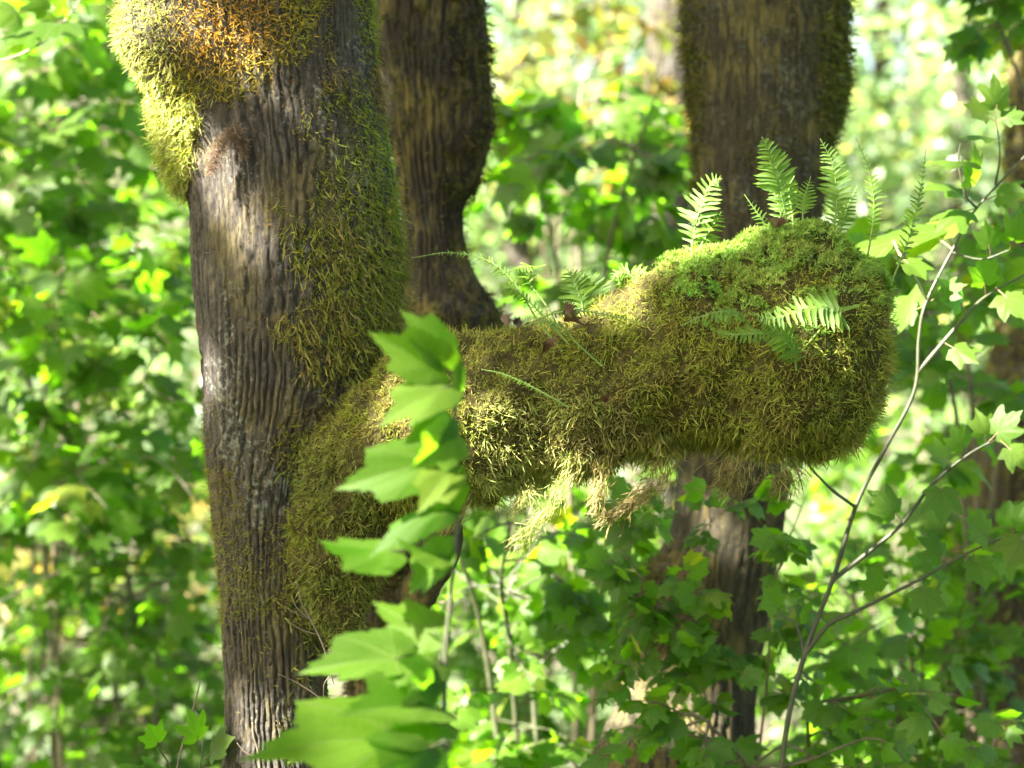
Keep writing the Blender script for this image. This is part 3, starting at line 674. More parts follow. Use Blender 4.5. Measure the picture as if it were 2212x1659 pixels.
def frame(y, zhint):
    y = unit(np.asarray(y, float)); z = np.asarray(zhint, float); z = unit(z - y * (z * y).sum(-1, keepdims=True)); return np.cross(y, z), y, z
def place(o, pos, x, y, z, s, parent):
    o.parent = parent; o.matrix_parent_inverse = Matrix.Translation(-parent.location)
    o.matrix_basis = Matrix(((x[0] * s, y[0] * s, z[0] * s, pos[0]), (x[1] * s, y[1] * s, z[1] * s, pos[1]), (x[2] * s, y[2] * s, z[2] * s, pos[2]), (0, 0, 0, 1)))
def leaf_obj(me, pos, y, zhint, s, parent, name='leaf'):
    o = bpy.data.objects.new(name, me); C.objects.link(o)
    X, Y, Z = frame(y, zhint); place(o, pos, X, Y, Z, s, parent); return o
def leaf_cloud(name, pos, size, parent, mat, tm=TLOW, flat=.6, cam_=.2, kind='stuff'):
    n = len(pos)
    Yd = unit(rng.normal(size=(n, 3)) * [1, 1, .5] + [0, 0, -.25]); zh = rng.normal(size=(n, 3)) * .6 + np.array([0, -cam_, flat])
    X, Y, Z = frame(Yd, zh); s = np.reshape(np.broadcast_to(size, (n,)) * rng.uniform(.6, 1.25, n), (-1, 1))
    v, f, at = scatter(tm, rng.integers(0, len(tm), n), X * s, Y * s, Z * s, pos, rnd=rng.random(n))
    o = part(name, mesh(name, v, f, [mat], at), parent); o['kind'] = kind
    return o

def shrub(name, label, region, ntwig, nleaf, size, base, cat='shrub', data=LEAF_MID, nobj=280, mat=M_leaf_mass, stem_mat=M_twig, stem_r=.012, tilt=(.55, .3), group=None, seed=0, stems=3):
    """region=(x0,x1,y0,y1,D0,D1) in layout units; base=(px,D) where it grows out of the ground"""
    r = np.random.default_rng(900 + seed)
    x0, x1, y0, y1, D0, D1 = region
    b = P(base[0], 829, base[1]); b[2] = float(ground_z(b[0:1], b[1:2])[0]) - .05
    t = thing(name, label, cat, b, group)
    tg = np.stack([P(r.uniform(x0, x1), r.uniform(y0, y1), r.uniform(D0, D1)) for _ in range(ntwig)])
    sp = []
    for k in range(stems):
        e = P(x0 + (x1 - x0) * (k + .5 + r.uniform(-.3, .3)) / stems, y0 + (y1 - y0) * r.uniform(-.05, .3), r.uniform(D0, D1))
        mid = b + (e - b) * .5 + np.array([(b[0] - e[0]) * .2, r.normal(0, .1), .25 * abs(e[2] - b[2])])
        c = catmull([b, b + (mid - b) * .5 + r.normal(0, .04, 3), mid, mid + (e - mid) * .5 + r.normal(0, .05, 3), e], 40)
        v, f = tube(c, stem_r * np.linspace(1, .3, 40), 7); part('stem', mesh('stem', v, f, [stem_mat]), t); sp.append(c[8:])
    sp = np.concatenate(sp)
    LP, LY, LZ = [], [], []
    for e in tg:
        dd = np.linalg.norm((sp - e) * [1, 1, .8], axis=1) + np.where(sp[:, 2] > e[2] + .1, .5, 0); a = sp[np.argmin(dd)]
        L = np.linalg.norm(e - a); 
        c = catmull([a, a + (e - a) * .35 + r.normal(0, .06, 3) * min(L, 1) + [0, 0, .08 * L], a + (e - a) * .7 + r.normal(0, .05, 3) * min(L, 1) + [0, 0, .07 * L], e], 18)
        v, f = tube(c, stem_r * .33 * np.linspace(1, .35, 18), 5); part('twig', mesh('twig', v, f, [stem_mat]), t)
        T = unit(np.gradient(c, axis=0))
        for q in range(nleaf):
            i = int(17 * (1 - .62 * (q / nleaf) ** 1.0)); side = 1 if q % 2 else -1
            sv = np.cross(T[i], [0, 0, 1.0]); sv /= np.linalg.norm(sv) + 1e-6
            LP.append(c[i]); LY.append(sv * side * r.uniform(.5, 1) + T[i] * r.uniform(.2, .8) + [0, 0, r.uniform(-.6, .15)] + r.normal(0, .2, 3))
            LZ.append(np.array([0, -tilt[1], tilt[0]]) + r.normal(0, .42, 3))
    LP, LY, LZ = np.array(LP), unit(np.array(LY)), np.array(LZ); sz = size * r.uniform(.55, 1.2, len(LP))
    px, py = proj(LP); inside = (px > -60) & (px < W + 60) & (py > -60) & (py < H + 60)
    order = np.argsort(np.where(inside, LP[:, 1] / sz, 1e3 + LP[:, 1]))
    for i in order[:nobj]: leaf_obj(data[r.integers(len(data))], LP[i], LY[i], LZ[i], sz[i], t)
    rest = order[nobj:]
    if len(rest):
        X, Y, Z = frame(LY[rest], LZ[rest]); s = sz[rest][:, None]
        v, f, at = scatter(TLOW, r.integers(0, len(TLOW), len(rest)), X * s, Y * s, Z * s, LP[rest] + Y * s * .5, rnd=r.random(len(rest)))
        part('foliage', mesh('foliage', v, f, [mat], at), t, kind='stuff')
    return t

# ------------------------------------------------------------------ understorey, from near to far
GRP = 'maple shrubs of the understorey'
shrub('maple_shrub', 'sunlit broad-leaved maple shrub hanging beside the golden moss cushion', (-120, 430, 20, 620, 8.0, 10.0), 75, 8, .098, (60, 9.5), group=GRP, seed=1)
shrub('maple_shrub', 'dense green maple shrub beside the middle of the thick trunk', (-120, 470, 560, 1160, 7.6, 9.6), 95, 8, .092, (150, 9.0), group=GRP, seed=2)
shrub('maple_shrub', 'dim low maple shrub with dark bare branches beside the thick trunk\'s foot', (-120, 500, 1080, 1700, 8.2, 11.0), 100, 8, .082, (330, 10.0), group=GRP, seed=3, stem_r=.02)
shrub('maple_shrub', 'lobed maple leaves filling the gap between the dark and the straight trunk', (1000, 1480, 180, 640, 7.6, 9.2), 36, 8, .105, (1250, 8.6), group=GRP, seed=4)
shrub('yellowing_shrub', 'yellowing autumn shrub high between the dark and the straight trunk', (1000, 1500, -60, 420, 11.0, 13.5), 34, 9, .095, (1180, 12.5), group=GRP, seed=5, data=LEAF_YEL, mat=M_leaf_yel)
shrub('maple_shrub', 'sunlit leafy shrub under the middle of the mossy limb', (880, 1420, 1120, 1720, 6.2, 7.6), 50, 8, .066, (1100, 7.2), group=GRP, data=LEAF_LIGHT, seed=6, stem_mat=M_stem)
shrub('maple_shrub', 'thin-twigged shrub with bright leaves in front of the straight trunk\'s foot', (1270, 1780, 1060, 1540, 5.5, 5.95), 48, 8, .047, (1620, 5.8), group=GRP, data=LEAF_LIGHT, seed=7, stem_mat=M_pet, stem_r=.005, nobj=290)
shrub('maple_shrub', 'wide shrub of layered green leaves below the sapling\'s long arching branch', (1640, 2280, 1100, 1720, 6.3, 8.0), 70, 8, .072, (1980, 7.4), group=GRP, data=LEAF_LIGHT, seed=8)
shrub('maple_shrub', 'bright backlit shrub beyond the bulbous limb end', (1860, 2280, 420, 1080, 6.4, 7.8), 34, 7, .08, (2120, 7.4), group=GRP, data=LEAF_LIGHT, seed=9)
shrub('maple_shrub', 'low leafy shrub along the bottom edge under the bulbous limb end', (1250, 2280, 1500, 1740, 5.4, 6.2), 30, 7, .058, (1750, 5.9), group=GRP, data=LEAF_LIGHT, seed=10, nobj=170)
shrub('maple_shrub', 'hanging dark maple sprays in the upper corner above the sapling', (2060, 2290, -80, 110, 6.8, 7.6), 10, 7, .085, (2500, 7.4), group=GRP, seed=11, stems=1, nobj=60)
shrub('maple_shrub', 'paler blurred shrub in the distance beside the golden moss cushion', (-150, 480, -100, 900, 12, 15), 70, 9, .11, (200, 14), group=GRP, seed=12, data=LEAF_LOW, nobj=250)
shrub('yellowing_shrub', 'blurred yellow-green shrub in the distance beside the thick trunk\'s foot', (-150, 500, 1000, 1720, 12, 15), 80, 9, .12, (350, 14), group=GRP, seed=13, data=LEAF_YEL, mat=M_leaf_yel, nobj=250)
shrub('maple_shrub', 'blurred shrub in the distance under the mossy limb', (830, 1500, 950, 1720, 9, 12), 64, 9, .095, (1150, 11), group=GRP, seed=14, data=LEAF_LOW, nobj=250)
shrub('maple_shrub', 'blurred shrub in the distance below the sapling branches', (1600, 2300, 900, 1720, 9.5, 13), 70, 9, .095, (1900, 12), group=GRP, seed=15, data=LEAF_LOW, nobj=250)

# ------------------------------------------------------------------ far trees on the slope
far_spots = [(-150, 17, 6), (180, 20, 7), (420, 26, 8), (820, 22, 8), (1130, 19, 6.5), (1300, 28, 9), (1480, 34, 10), (1700, 24, 8), (1900, 30, 9), (2080, 21, 7), (2300, 27, 8), (2450, 18, 6), (-350, 25, 8), (640, 38, 11), (1980, 42, 12), (60, 36, 11), (1150, 44, 12), (2350, 40, 12)]
far_words = ['beside the golden cushion at the picture edge', 'low behind the leaves beside the cushion', 'touching the outline of the thick trunk', 'hidden mostly by the dark trunk', 'just beside the shaggy moss lump', 'in the gap above the fern clump', 'beside the straight trunk', 'behind the straight trunk', 'pale above the upright ferns', 'above the tallest sapling leaves', 'at the picture edge over the sapling', 'cut by the picture edge over the sapling', 'cut by the picture edge over the cushion', 'far behind the thick trunk', 'palest above the upright ferns', 'palest beside the golden cushion', 'palest in the gap above the fern clump', 'palest at the edge over the sapling']
for k, ((fx, fd, fh), wd_) in enumerate(zip(far_spots, far_words)):
    b = P(fx, 829, fd); b[2] = float(ground_z(b[0:1], b[1:2])[0]) - .1
    t = thing('far_tree', 'blurred sunlit tree on the slope, ' + wd_, 'tree', b, 'sunlit trees on the far slope')
    c = catmull([b, b + [rng.normal(0, .1), 0, fh * .4], b + [rng.normal(0, .25), 0, fh * .95]], 24)
    v, f = tube(c, np.linspace(.16, .03, 24) * fh / 8, 9); part('trunk', mesh('trunk', v, f, [M_bark]), t)
    ncl = 46; n = 3000
    hh = rng.uniform(.04, 1.0, ncl); rr = fh * .30 * np.sqrt(rng.random(ncl)) * (1.15 - .7 * hh); aa = rng.uniform(0, 6.283, ncl)
    cc = np.stack([b[0] + rr * np.cos(aa), b[1] + rr * np.sin(aa), b[2] + fh * hh], -1)
    for q in range(0, ncl, 6):
        w0 = c[int(np.clip(hh[q] * .8 * 23, 2, 23))]
        v, f = tube(catmull([w0, (w0 + cc[q]) / 2 + [0, 0, .1], cc[q]], 10), np.linspace(.03, .01, 10), 5); part('limb', mesh('limb', v, f, [M_twig]), t)
    pick = rng.integers(0, ncl, n); pos = cc[pick] + rng.normal(size=(n, 3)) * np.array([.55, .55, .3]) * fh / 9
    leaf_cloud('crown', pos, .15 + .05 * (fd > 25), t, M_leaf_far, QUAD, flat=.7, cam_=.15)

# unseen leaf clusters added up-sun to shade the edge trunk and left understorey
shade_crown(tree4, P(2200, 1000, 8.0), (1.2, 1.2, 1.0), 2200, 7.0, .36)
shade_crown(tree2, P(200, 1450, 9.6), (2.5, 2.5, 1.1), 4800, 8.0, .46)
# ground cover
def ground_cover():
    n = 26000; d = 5.5 + 40 * rng.random(n) ** 1.4; x = rng.uniform(-.36, .36, n) * d * 1.3
    pos = np.stack([x, d, np.zeros(n)], -1); pos[:, 2] = ground_z(x, d) + rng.random(n) ** 2 * .45
    o = thing('undergrowth', 'low green ground cover of small leaves over the forest floor', 'undergrowth'); o['kind'] = 'stuff'
    leaf_cloud('leaves', pos, .11, o, M_leaf_mass, QUAD, flat=.9)
ground_cover()

# ------------------------------------------------------------------ unseen leaf slab added up-sun: shades trunks and limb, gaps cut for sun patches
E1 = unit(np.cross(S, [0, 0, 1.0])); E2 = np.cross(S, E1)
def ab(p): return np.stack([(p * E1).sum(-1), (p * E2).sum(-1)], -1)
SUNNY = [(330, 200, 4.97, .02), (290, 90, 4.99, .03), (440, 30, 4.90, .0), (495, 390, 4.93, -.02), (480, 470, 4.94, -.03), (445, 800, 5.04, -.01), (510, 1570, 4.98, .02),
         (835, 860, 4.82, .0), (1080, 930, 4.74, .0), (1150, 985, 4.74, .02), (1225, 1010, 4.75, -.01), (1165, 1130, 4.78, .0), (1390, 645, 4.83, .0),
         (1512, 455, 4.80, .03), (1672, 450, 4.9, -.02), (1785, 325, 4.81, -.03), (1360, 600, 5.04, .025), (1150, 590, 4.84, .0), (1695, 645, 4.52, -.01),
         (900, 850, 3.47, -.02), (890, 720, 3.47, -.02), (870, 1450, 3.47, -.02), (720, 1590, 3.47, -.02), (820, 1010, 3.47, -.02), (760, 1200, 3.47, -.02), (740, 1430, 3.47, -.02),
         (1985, 760, 5.34, .03), (1960, 870, 5.35, .025), (1750, 1340, 5.4, .03), (1930, 650, 5.45, .09), (2010, 620, 5.4, .08), (2050, 560, 5.35, .03), (2150, 500, 5.35, .10), (2120, 380, 5.35, .06), (1950, 470, 5.5, .08),
         (1480, 1055, 6.05, -.03), (1430, 1120, 5.8, .10), (1400, 1250, 5.75, .06), (1500, 1300, 5.75, .06), (1600, 1250, 5.75, .05), (1700, 1500, 5.8, .08), (1350, 1450, 6.2, .08), (1100, 1350, 6.8, .14), (1000, 1450, 6.6, .12), (1300, 1300, 6.8, .12), (1950, 1450, 6.8, .12), (2080, 1250, 7.0, .12), (1180, 1150, 6.9, .12), (1850, 1250, 6.6, .1), (1550, 1580, 5.8, .1), (2100, 1560, 6.0, .1)]
_r = np.random.default_rng(5)
SUNNY += [(_r.uniform(850, 2230), _r.uniform(1080, 1680), _r.uniform(5.7, 8.0), _r.uniform(.0, .08)) for _ in range(150)]
SUNNY += [(_r.uniform(1860, 2230), _r.uniform(350, 1050), _r.uniform(6.2, 7.8), _r.uniform(.05, .12)) for _ in range(16)]
_solid = np.concatenate([g.reshape(-1, 3)[::5] for g in (gm, gl, g2, g3)])
_solid = _solid[(_solid[:, 2] < 3.0) & (_solid[:, 2] > .3)]
_occ = np.zeros((240, 240), bool); _c0 = ab(P(1100, 800, 5.2)) - 6.0
_ij = np.clip(((ab(_solid) - _c0) / .05).astype(int), 3, 236)
for _dx in range(-1, 2):
    for _dy in range(-1, 2): _occ[_ij[:, 0] + _dx, _ij[:, 1] + _dy] = True
def _shines_on_a_trunk(x, y, D, r):
    p = P(x, y, D); e = _solid - p
    return bool(((e @ S > .12) & (np.linalg.norm(ab(_solid) - ab(p), axis=1) < r * .85 + .05)).any())
SUNNY = [q for q in SUNNY if q[2] < 5.3 or q[:2] == (1480, 1055) or not _shines_on_a_trunk(*q)]
def dapple_canopy():
    ctr = P(1100, 800, 5.2) + S * 8.2
    n = 44000
    q = rng.uniform(-1, 1, (n, 2)) * [3.9, 3.1]
    t = rng.uniform(-.9, .9, n)
    pos = ctr + q[:, :1] * E1 + q[:, 1:] * E2 + t[:, None] * S
    a = ab(pos)
    keep = np.ones(n, bool)
    for (x, y, D, r) in SUNNY:
        c = ab(P(x, y, D)); keep &= np.linalg.norm(a - c, axis=1) > r * .85 + .09
    # kept dense up-sun of trunks and limb, thinned elsewhere and towards the rim
    dens = noise(np.concatenate([a, np.zeros((n, 1))], 1), (1.6, 1.6, 1), 90)
    edge = np.maximum(np.abs(q[:, 0]) / 3.9, np.abs(q[:, 1]) / 3.1)
    over = _occ[tuple(np.clip(((a - _c0) / .05).astype(int), 0, 239).T)]
    clump = noise(np.concatenate([a, np.zeros((n, 1))], 1), (3.2, 3.2, 1), 91)
    keep &= over | ((clump > .56) & (rng.random(n) < .28 - .18 * sstep(.45, 1.0, edge)) & (dens > .34))
    pos = pos[keep]
    Yd = unit(rng.normal(size=(len(pos), 3))); X, Y, Z = frame(Yd, S + rng.normal(size=(len(pos), 3)) * .5)
    s = rng.uniform(.11, .19, (len(pos), 1))
    v, f, at = scatter(QUAD, rng.integers(0, 2, len(pos)), X * s, Y * s, Z * s, pos - Y * s * .5, rnd=rng.random(len(pos)))
    part('crown', mesh('crown', v, f, [M_leaf_mass], at), tree1, kind='stuff')  # out-of-view shading slab, parented to the main tree
    top = gm[0].mean(0)
    for dq in [(0, 0), (-1.6, .9)]:
        e = ctr + dq[0] * E1 + dq[1] * E2
        v, f = tube(catmull([top - [0, 0, .2], top + [-.6, 0, 1.2], top + (e - top) * .6 + [0, 0, .6], e], 40), np.linspace(.06, .012, 40), 10)
        part('added_crown_limb', mesh('added_crown_limb', v, f, [M_bark]), tree1)  # added limb carrying the leaf slab
dapple_canopy()

# ------------------------------------------------------------------ ferns on the limb
def pinna(seed, k=6):
    r = np.random.default_rng(seed); y = np.linspace(0, 1, k)
    w = np.array([.165, .115, .105, .095, .07, .008])[:k] * (1 + r.normal(0, .07, k)); 
    cx = .10 * y ** 2 + .015 * np.sin(9 * y + seed)
    z = -.16 * y ** 2 + .03 * np.sin(6 * y + seed)
    V = np.concatenate([np.stack([cx - w, y, z + .03], -1), np.stack([cx, y, z], -1), np.stack([cx + w, y, z + .03], -1)])
    F = []
    for i in range(k - 1):
        for o in (0, k): F += [(o + i, o + k + i, o + k + i + 1), (o + i, o + k + i + 1, o + i + 1)]
    return mesh('leaflet', V, np.array(F), [M_fern])
PINNA = [pinna(i) for i in range(4)]
def fern(label, pts, width, n, nrm, stalk=.25, peak=.3, lean=.45, asym=1.0, group='fern fronds on the mossy limb'):
    """pts base->tip (px,py,D); width = longest leaflet in layout units; nrm = facing"""
    r = np.random.default_rng(abs(hash(label)) % 1000 if False else sum(map(ord, label)))
    c = catmull([P(*p) for p in pts], 60)
    t = thing('fern_frond', label, 'fern', c[0], group)
    v, f = tube(c, np.linspace(.0022, .0007, 60), 6); part('stalk', mesh('stalk', v, f, [M_fstem]), t)
    T = unit(np.gradient(c, axis=0)); wl_ = width * K * pts[0][2] / W
    nrm = np.asarray(nrm, float)
    for i in range(n):
        q = stalk + (1 - stalk) * (i + .3) / n; j = min(int(q * 59), 59); u = (i + .5) / n
        ln = wl_ * (min(1, .45 + .55 * u / peak) if u < peak else max(.07, (1 - (u - peak) / (1 - peak)) ** .8 * 1.0))
        for sgn in (-1, 1):
            sv = np.cross(T[j], nrm) * sgn; sv /= np.linalg.norm(sv) + 1e-6
            y = sv + T[j] * (lean + .25 * u + r.normal(0, .07)) + nrm * r.normal(-.05, .12)
            L = ln * r.uniform(.88, 1.08) * (asym if sgn > 0 else 1)
            if L < .0025: continue
            o = leaf_obj(PINNA[r.integers(4)], c[j], y, nrm + r.normal(0, .14, 3), L, t, 'leaflet')
            if sgn < 0: o.matrix_basis = o.matrix_basis @ Matrix.Diagonal((-1, 1, 1, 1))
F_, Up = (0, -1, .15), (0, -.35, 1)
fern('bleached sunlit frond standing at the near shoulder of the bulbous end', [(1492, 560, 4.80), (1500, 500, 4.80), (1515, 440, 4.80), (1538, 395, 4.79), (1560, 386, 4.77)], 52, 16, (-.2, -1, .25), .08, .35)
fern('small green frond leaning against the bleached frond', [(1500, 560, 4.84), (1520, 520, 4.84), (1545, 480, 4.83), (1560, 455, 4.82)], 40, 11, (.2, -1, .2), .1, .3)
fern('tallest green frond in front of the straight trunk', [(1702, 530, 4.82), (1696, 460, 4.82), (1680, 390, 4.82), (1662, 330, 4.81), (1646, 296, 4.80)], 52, 22, F_, .22, .35)
fern('sunlit pale frond low beside the tallest frond', [(1695, 530, 4.90), (1690, 480, 4.9), (1678, 430, 4.9), (1664, 405, 4.9)], 36, 12, (-.3, -1, .2), .1, .3)
fern('green frond close behind the tallest frond', [(1716, 530, 4.93), (1712, 470, 4.94), (1704, 410, 4.95), (1716, 380, 4.95)], 40, 13, (.4, -1, .1), .3, .35)
fern('short long-stalked frond with curled tip beside the tallest frond', [(1736, 545, 4.78), (1734, 480, 4.78), (1738, 430, 4.78), (1752, 380, 4.77)], 34, 11, F_, .45, .3)
fern('tiny dark frond leaning away beside a dead leaf', [(1665, 520, 4.80), (1650, 482, 4.80), (1630, 452, 4.80), (1608, 420, 4.80)], 22, 10, (.2, -1, .4), .15, .3)
fern('frond with a pale sunlit tip on the crown of the bulb', [(1792, 560, 4.80), (1802, 490, 4.80), (1808, 420, 4.80), (1796, 350, 4.80), (1772, 300, 4.79)], 44, 20, (-.15, -1, .2), .25, .4)
fern('bluish frond crossing behind the pale-tipped frond', [(1812, 560, 4.86), (1815, 500, 4.87), (1830, 450, 4.87), (1852, 402, 4.87)], 34, 13, (.3, -1, .1), .3, .35)
fern('narrow edge-on frond curving up from the bulb', [(1866, 590, 4.80), (1880, 520, 4.80), (1888, 450, 4.80), (1878, 370, 4.79), (1848, 296, 4.78)], 34, 20, (-.8, -.6, .2), .25, .4)
fern('long dark frond leaning out beyond the bulb', [(1912, 640, 4.80), (1946, 560, 4.80), (1972, 480, 4.80), (1990, 400, 4.79), (2000, 320, 4.78)], 40, 22, (.75, -.65, .2), .22, .35)
fern('broad yellow-green frond arching across the face of the bulb', [(1722, 770, 4.60), (1770, 715, 4.57), (1812, 672, 4.55), (1740, 668, 4.53), (1670, 688, 4.52), (1618, 676, 4.51)], 62, 24, (-.15, -.75, .6), .30, .2, .1)
fern('yellow-green frond rising from the stalks below the broad arching frond', [(1720, 800, 4.58), (1716, 765, 4.56), (1690, 730, 4.54), (1660, 704, 4.53), (1634, 690, 4.52)], 52, 15, (.1, -.9, .4), .15, .3, .35)
fern('flat green frond pointing back along the limb below the broad frond', [(1700, 770, 4.58), (1670, 725, 4.56), (1620, 722, 4.54), (1570, 722, 4.53), (1535, 712, 4.52)], 34, 16, (0, -.75, .7), .25, .3, .5)
fern('bluish drooping frond lying on the moss left of the broad frond', [(1640, 740, 4.62), (1610, 690, 4.57), (1575, 672, 4.55), (1520, 682, 4.55), (1470, 704, 4.56)], 40, 17, (0, -.6, .8), .28, .25, .3, .6)
fern('long thin frond reaching across the dark trunk', [(1215, 760, 4.80), (1160, 690, 4.82), (1110, 610, 4.82), (1050, 562, 4.82), (970, 546, 4.82), (890, 557, 4.82)], 22, 26, (0, -.7, .7), .36, .25, .6)
fern('drooping sunlit frond above the thin frond\'s stalk', [(1210, 720, 4.84), (1180, 660, 4.84), (1140, 605, 4.84), (1150, 578, 4.82), (1120, 580, 4.80), (1090, 590, 4.78)], 34, 18, (0, -.5, .9), .3, .3, .4)
fern('bluish-tipped frond bending down over the dark trunk\'s flare', [(1230, 745, 4.80), (1180, 690, 4.80), (1130, 640, 4.80), (1095, 622, 4.79), (1072, 645, 4.78)], 28, 18, (.1, -.6, .8), .3, .35, .5)
fern('upright frond in the middle of the limb clump', [(1262, 690, 4.95), (1255, 650, 4.97), (1240, 610, 4.98), (1225, 580, 4.98)], 56, 15, (.1, -.9, .3), .1, .35)
fern('feathery frond spreading behind the limb clump', [(1272, 700, 5.02), (1280, 650, 5.05), (1270, 610, 5.06), (1240, 590, 5.06)], 56, 15, (-.4, -.8, .3), .1, .35)
fern('pale frond arching beyond the sunlit top of the limb', [(1372, 660, 5.02), (1376, 620, 5.04), (1362, 594, 5.05), (1335, 590, 5.05), (1322, 608, 5.04)], 46, 15, (-.3, -.7, .6), .15, .3)
fern('dark bluish frond lying along the limb towards the bulb', [(1160, 690, 4.76), (1200, 676, 4.74), (1260, 672, 4.73), (1330, 684, 4.73), (1400, 702, 4.73)], 28, 24, (.1, -.55, .85), .12, .3, .5)
fern('dark frond lying on the limb with a long bare stalk', [(1300, 790, 4.74), (1250, 745, 4.73), (1215, 708, 4.72), (1170, 694, 4.72), (1130, 706, 4.73)], 26, 14, (0, -.6, .8), .40, .3, .5)
fern('narrow bright frond lying low on the limb\'s flank', [(1228, 880, 4.72), (1190, 858, 4.71), (1130, 826, 4.71), (1080, 806, 4.71), (1040, 798, 4.71)], 15, 24, (.1, -.5, .85), .25, .4, .5)
# curled young frond
c = catmull([P(1752, 540, 4.77), P(1753, 500, 4.77), P(1758, 482, 4.77), P(1768, 486, 4.77), P(1766, 496, 4.77), P(1760, 494, 4.77)], 50)
v, f = tube(c, np.linspace(.0018, .0028, 50), 7); o = obj('fern_fiddlehead', mesh('fern_fiddlehead', v, f, [M_fstem])); o['label'] = 'small coiled young fern shoot on the crown of the bulb'; o['category'] = 'fern'

# dead leaves caught in the moss
def dead_leaf(label, at_, size, y, z, seed):
    V, F, ve, nb = leaf_template(.5, True, .05, .2, .9, .5, seed)
    V[:, 2] += .25 * np.sin(4 * V[:, 0] + seed) * V[:, 1]
    o = obj('dead_leaf', mesh('dead_leaf', V, F, [M_dead])); o['label'] = label; o['category'] = 'leaf'; o['group'] = 'dead leaves caught in the moss'
    X, Y, Z = frame(np.array(y, float), np.array(z, float)); p = P(*at_)
    o.matrix_world = Matrix(((X[0] * size, Y[0] * size, Z[0] * size, p[0]), (X[1] * size, Y[1] * size, Z[1] * size, p[1]), (X[2] * size, Y[2] * size, Z[2] * size, p[2]), (0, 0, 0, 1)))
dead_leaf('curled reddish dead leaf on the limb\'s top near the hanging maple leaves', (1080, 712, 4.80), .022, (.6, -.2, .8), (-.3, -1, .3), 1)
dead_leaf('small rusty dead leaf beside the curled one on the limb\'s top', (1105, 715, 4.80), .018, (.5, .1, .9), (.4, -1, .2), 2)
dead_leaf('crumpled brown dead leaf under the dark bluish frond', (1200, 698, 4.74), .028, (1, -.2, .1), (0, -.7, .7), 3)
dead_leaf('dark brown dead leaf hanging below the limb\'s fern clump', (1172, 720, 4.75), .022, (.1, -.2, -1), (.3, -1, .1), 4)
dead_leaf('dark brown dead leaf upright at the foot of the tiny dark frond', (1675, 508, 4.76), .02, (-.3, 0, 1), (.3, -1, .2), 5)
dead_leaf('small brown leaf scrap stuck on the limb\'s flank', (1300, 880, 4.715), .015, (.4, 0, .6), (0, -1, .2), 6)

# ------------------------------------------------------------------ the slender sapling with the pale stem
sap = thing('maple_sapling', 'slender pale-stemmed maple sapling forking upward beyond the bulbous limb end', 'sapling', (*P(1660, 829, 5.45)[:2], -.4))
def limb_tube(name, pts, r0, r1, mat, parent, n=60, sides=9):
    c = catmull([P(*p) for p in pts], n); rad = np.linspace(r0, r1, n) * (1 + .12 * np.sin(np.arange(n) * 1.7) * (np.arange(n) % 9 == 0))
    v, f = tube(c, rad, sides); part(name, mesh(name, v, f, [mat]), parent); return c
b0 = P(1640, 2300, 5.45)
CS = limb_tube('stem', [(1640, 2350, 5.45), (1670, 1900, 5.45), (1695, 1600, 5.42), (1738, 1415, 5.40), (1800, 1250, 5.38), (1850, 1090, 5.36), (1912, 970, 5.35), (1975, 845, 5.34), (1985, 730, 5.34), (2000, 655, 5.34), (2055, 545, 5.35), (2110, 450, 5.37), (2240, 310, 5.4)], .0072, .0022, M_stem, sap, 120)
BR = [limb_tube('branch', p, a, b_, M_stem, sap, 40, 7) for p, a, b_ in [
    ([(1740, 1412, 5.40), (1790, 1350, 5.37), (1850, 1320, 5.34), (1990, 1250, 5.32), (2100, 1190, 5.3), (2240, 1130, 5.28)], .006, .002),
    ([(1738, 1412, 5.40), (1720, 1350, 5.42), (1690, 1330, 5.44)], .004, .0015),
    ([(1800, 1252, 5.38), (1880, 1190, 5.36), (1950, 1130, 5.34), (2020, 1040, 5.33), (2130, 960, 5.32), (2250, 930, 5.3)], .006, .002),
    ([(1848, 1095, 5.36), (1800, 1060, 5.33), (1755, 1015, 5.30), (1735, 985, 5.28)], .0045, .002),
    ([(1982, 805, 5.34), (2020, 760, 5.35), (2080, 690, 5.36), (2130, 640, 5.38), (2220, 590, 5.4)], .006, .002),
    ([(2002, 650, 5.34), (1985, 610, 5.33), (1960, 575, 5.32), (1930, 540, 5.31)], .003, .0012),
    ([(2055, 545, 5.35), (2120, 560, 5.33), (2180, 540, 5.3)], .003, .0012),
    ([(2110, 450, 5.37), (2085, 420, 5.36), (2070, 350, 5.35), (2075, 310, 5.35)], .003, .0012),
    ([(2150, 400, 5.38), (2160, 330, 5.37), (2150, 250, 5.36)], .003, .0012)]]
def sap_leaf(base, tip, size_f, z, parent=sap, data=LEAF_MID, pet=.55):
    """base of the stalk and tip of the blade, in layout units"""
    a, b_ = P(*base), P(*tip); L = np.linalg.norm(b_ - a) / (1 + pet)
    return leaf_obj(data[random.randrange(len(data))], a, b_ - a, z, L * size_f, parent)
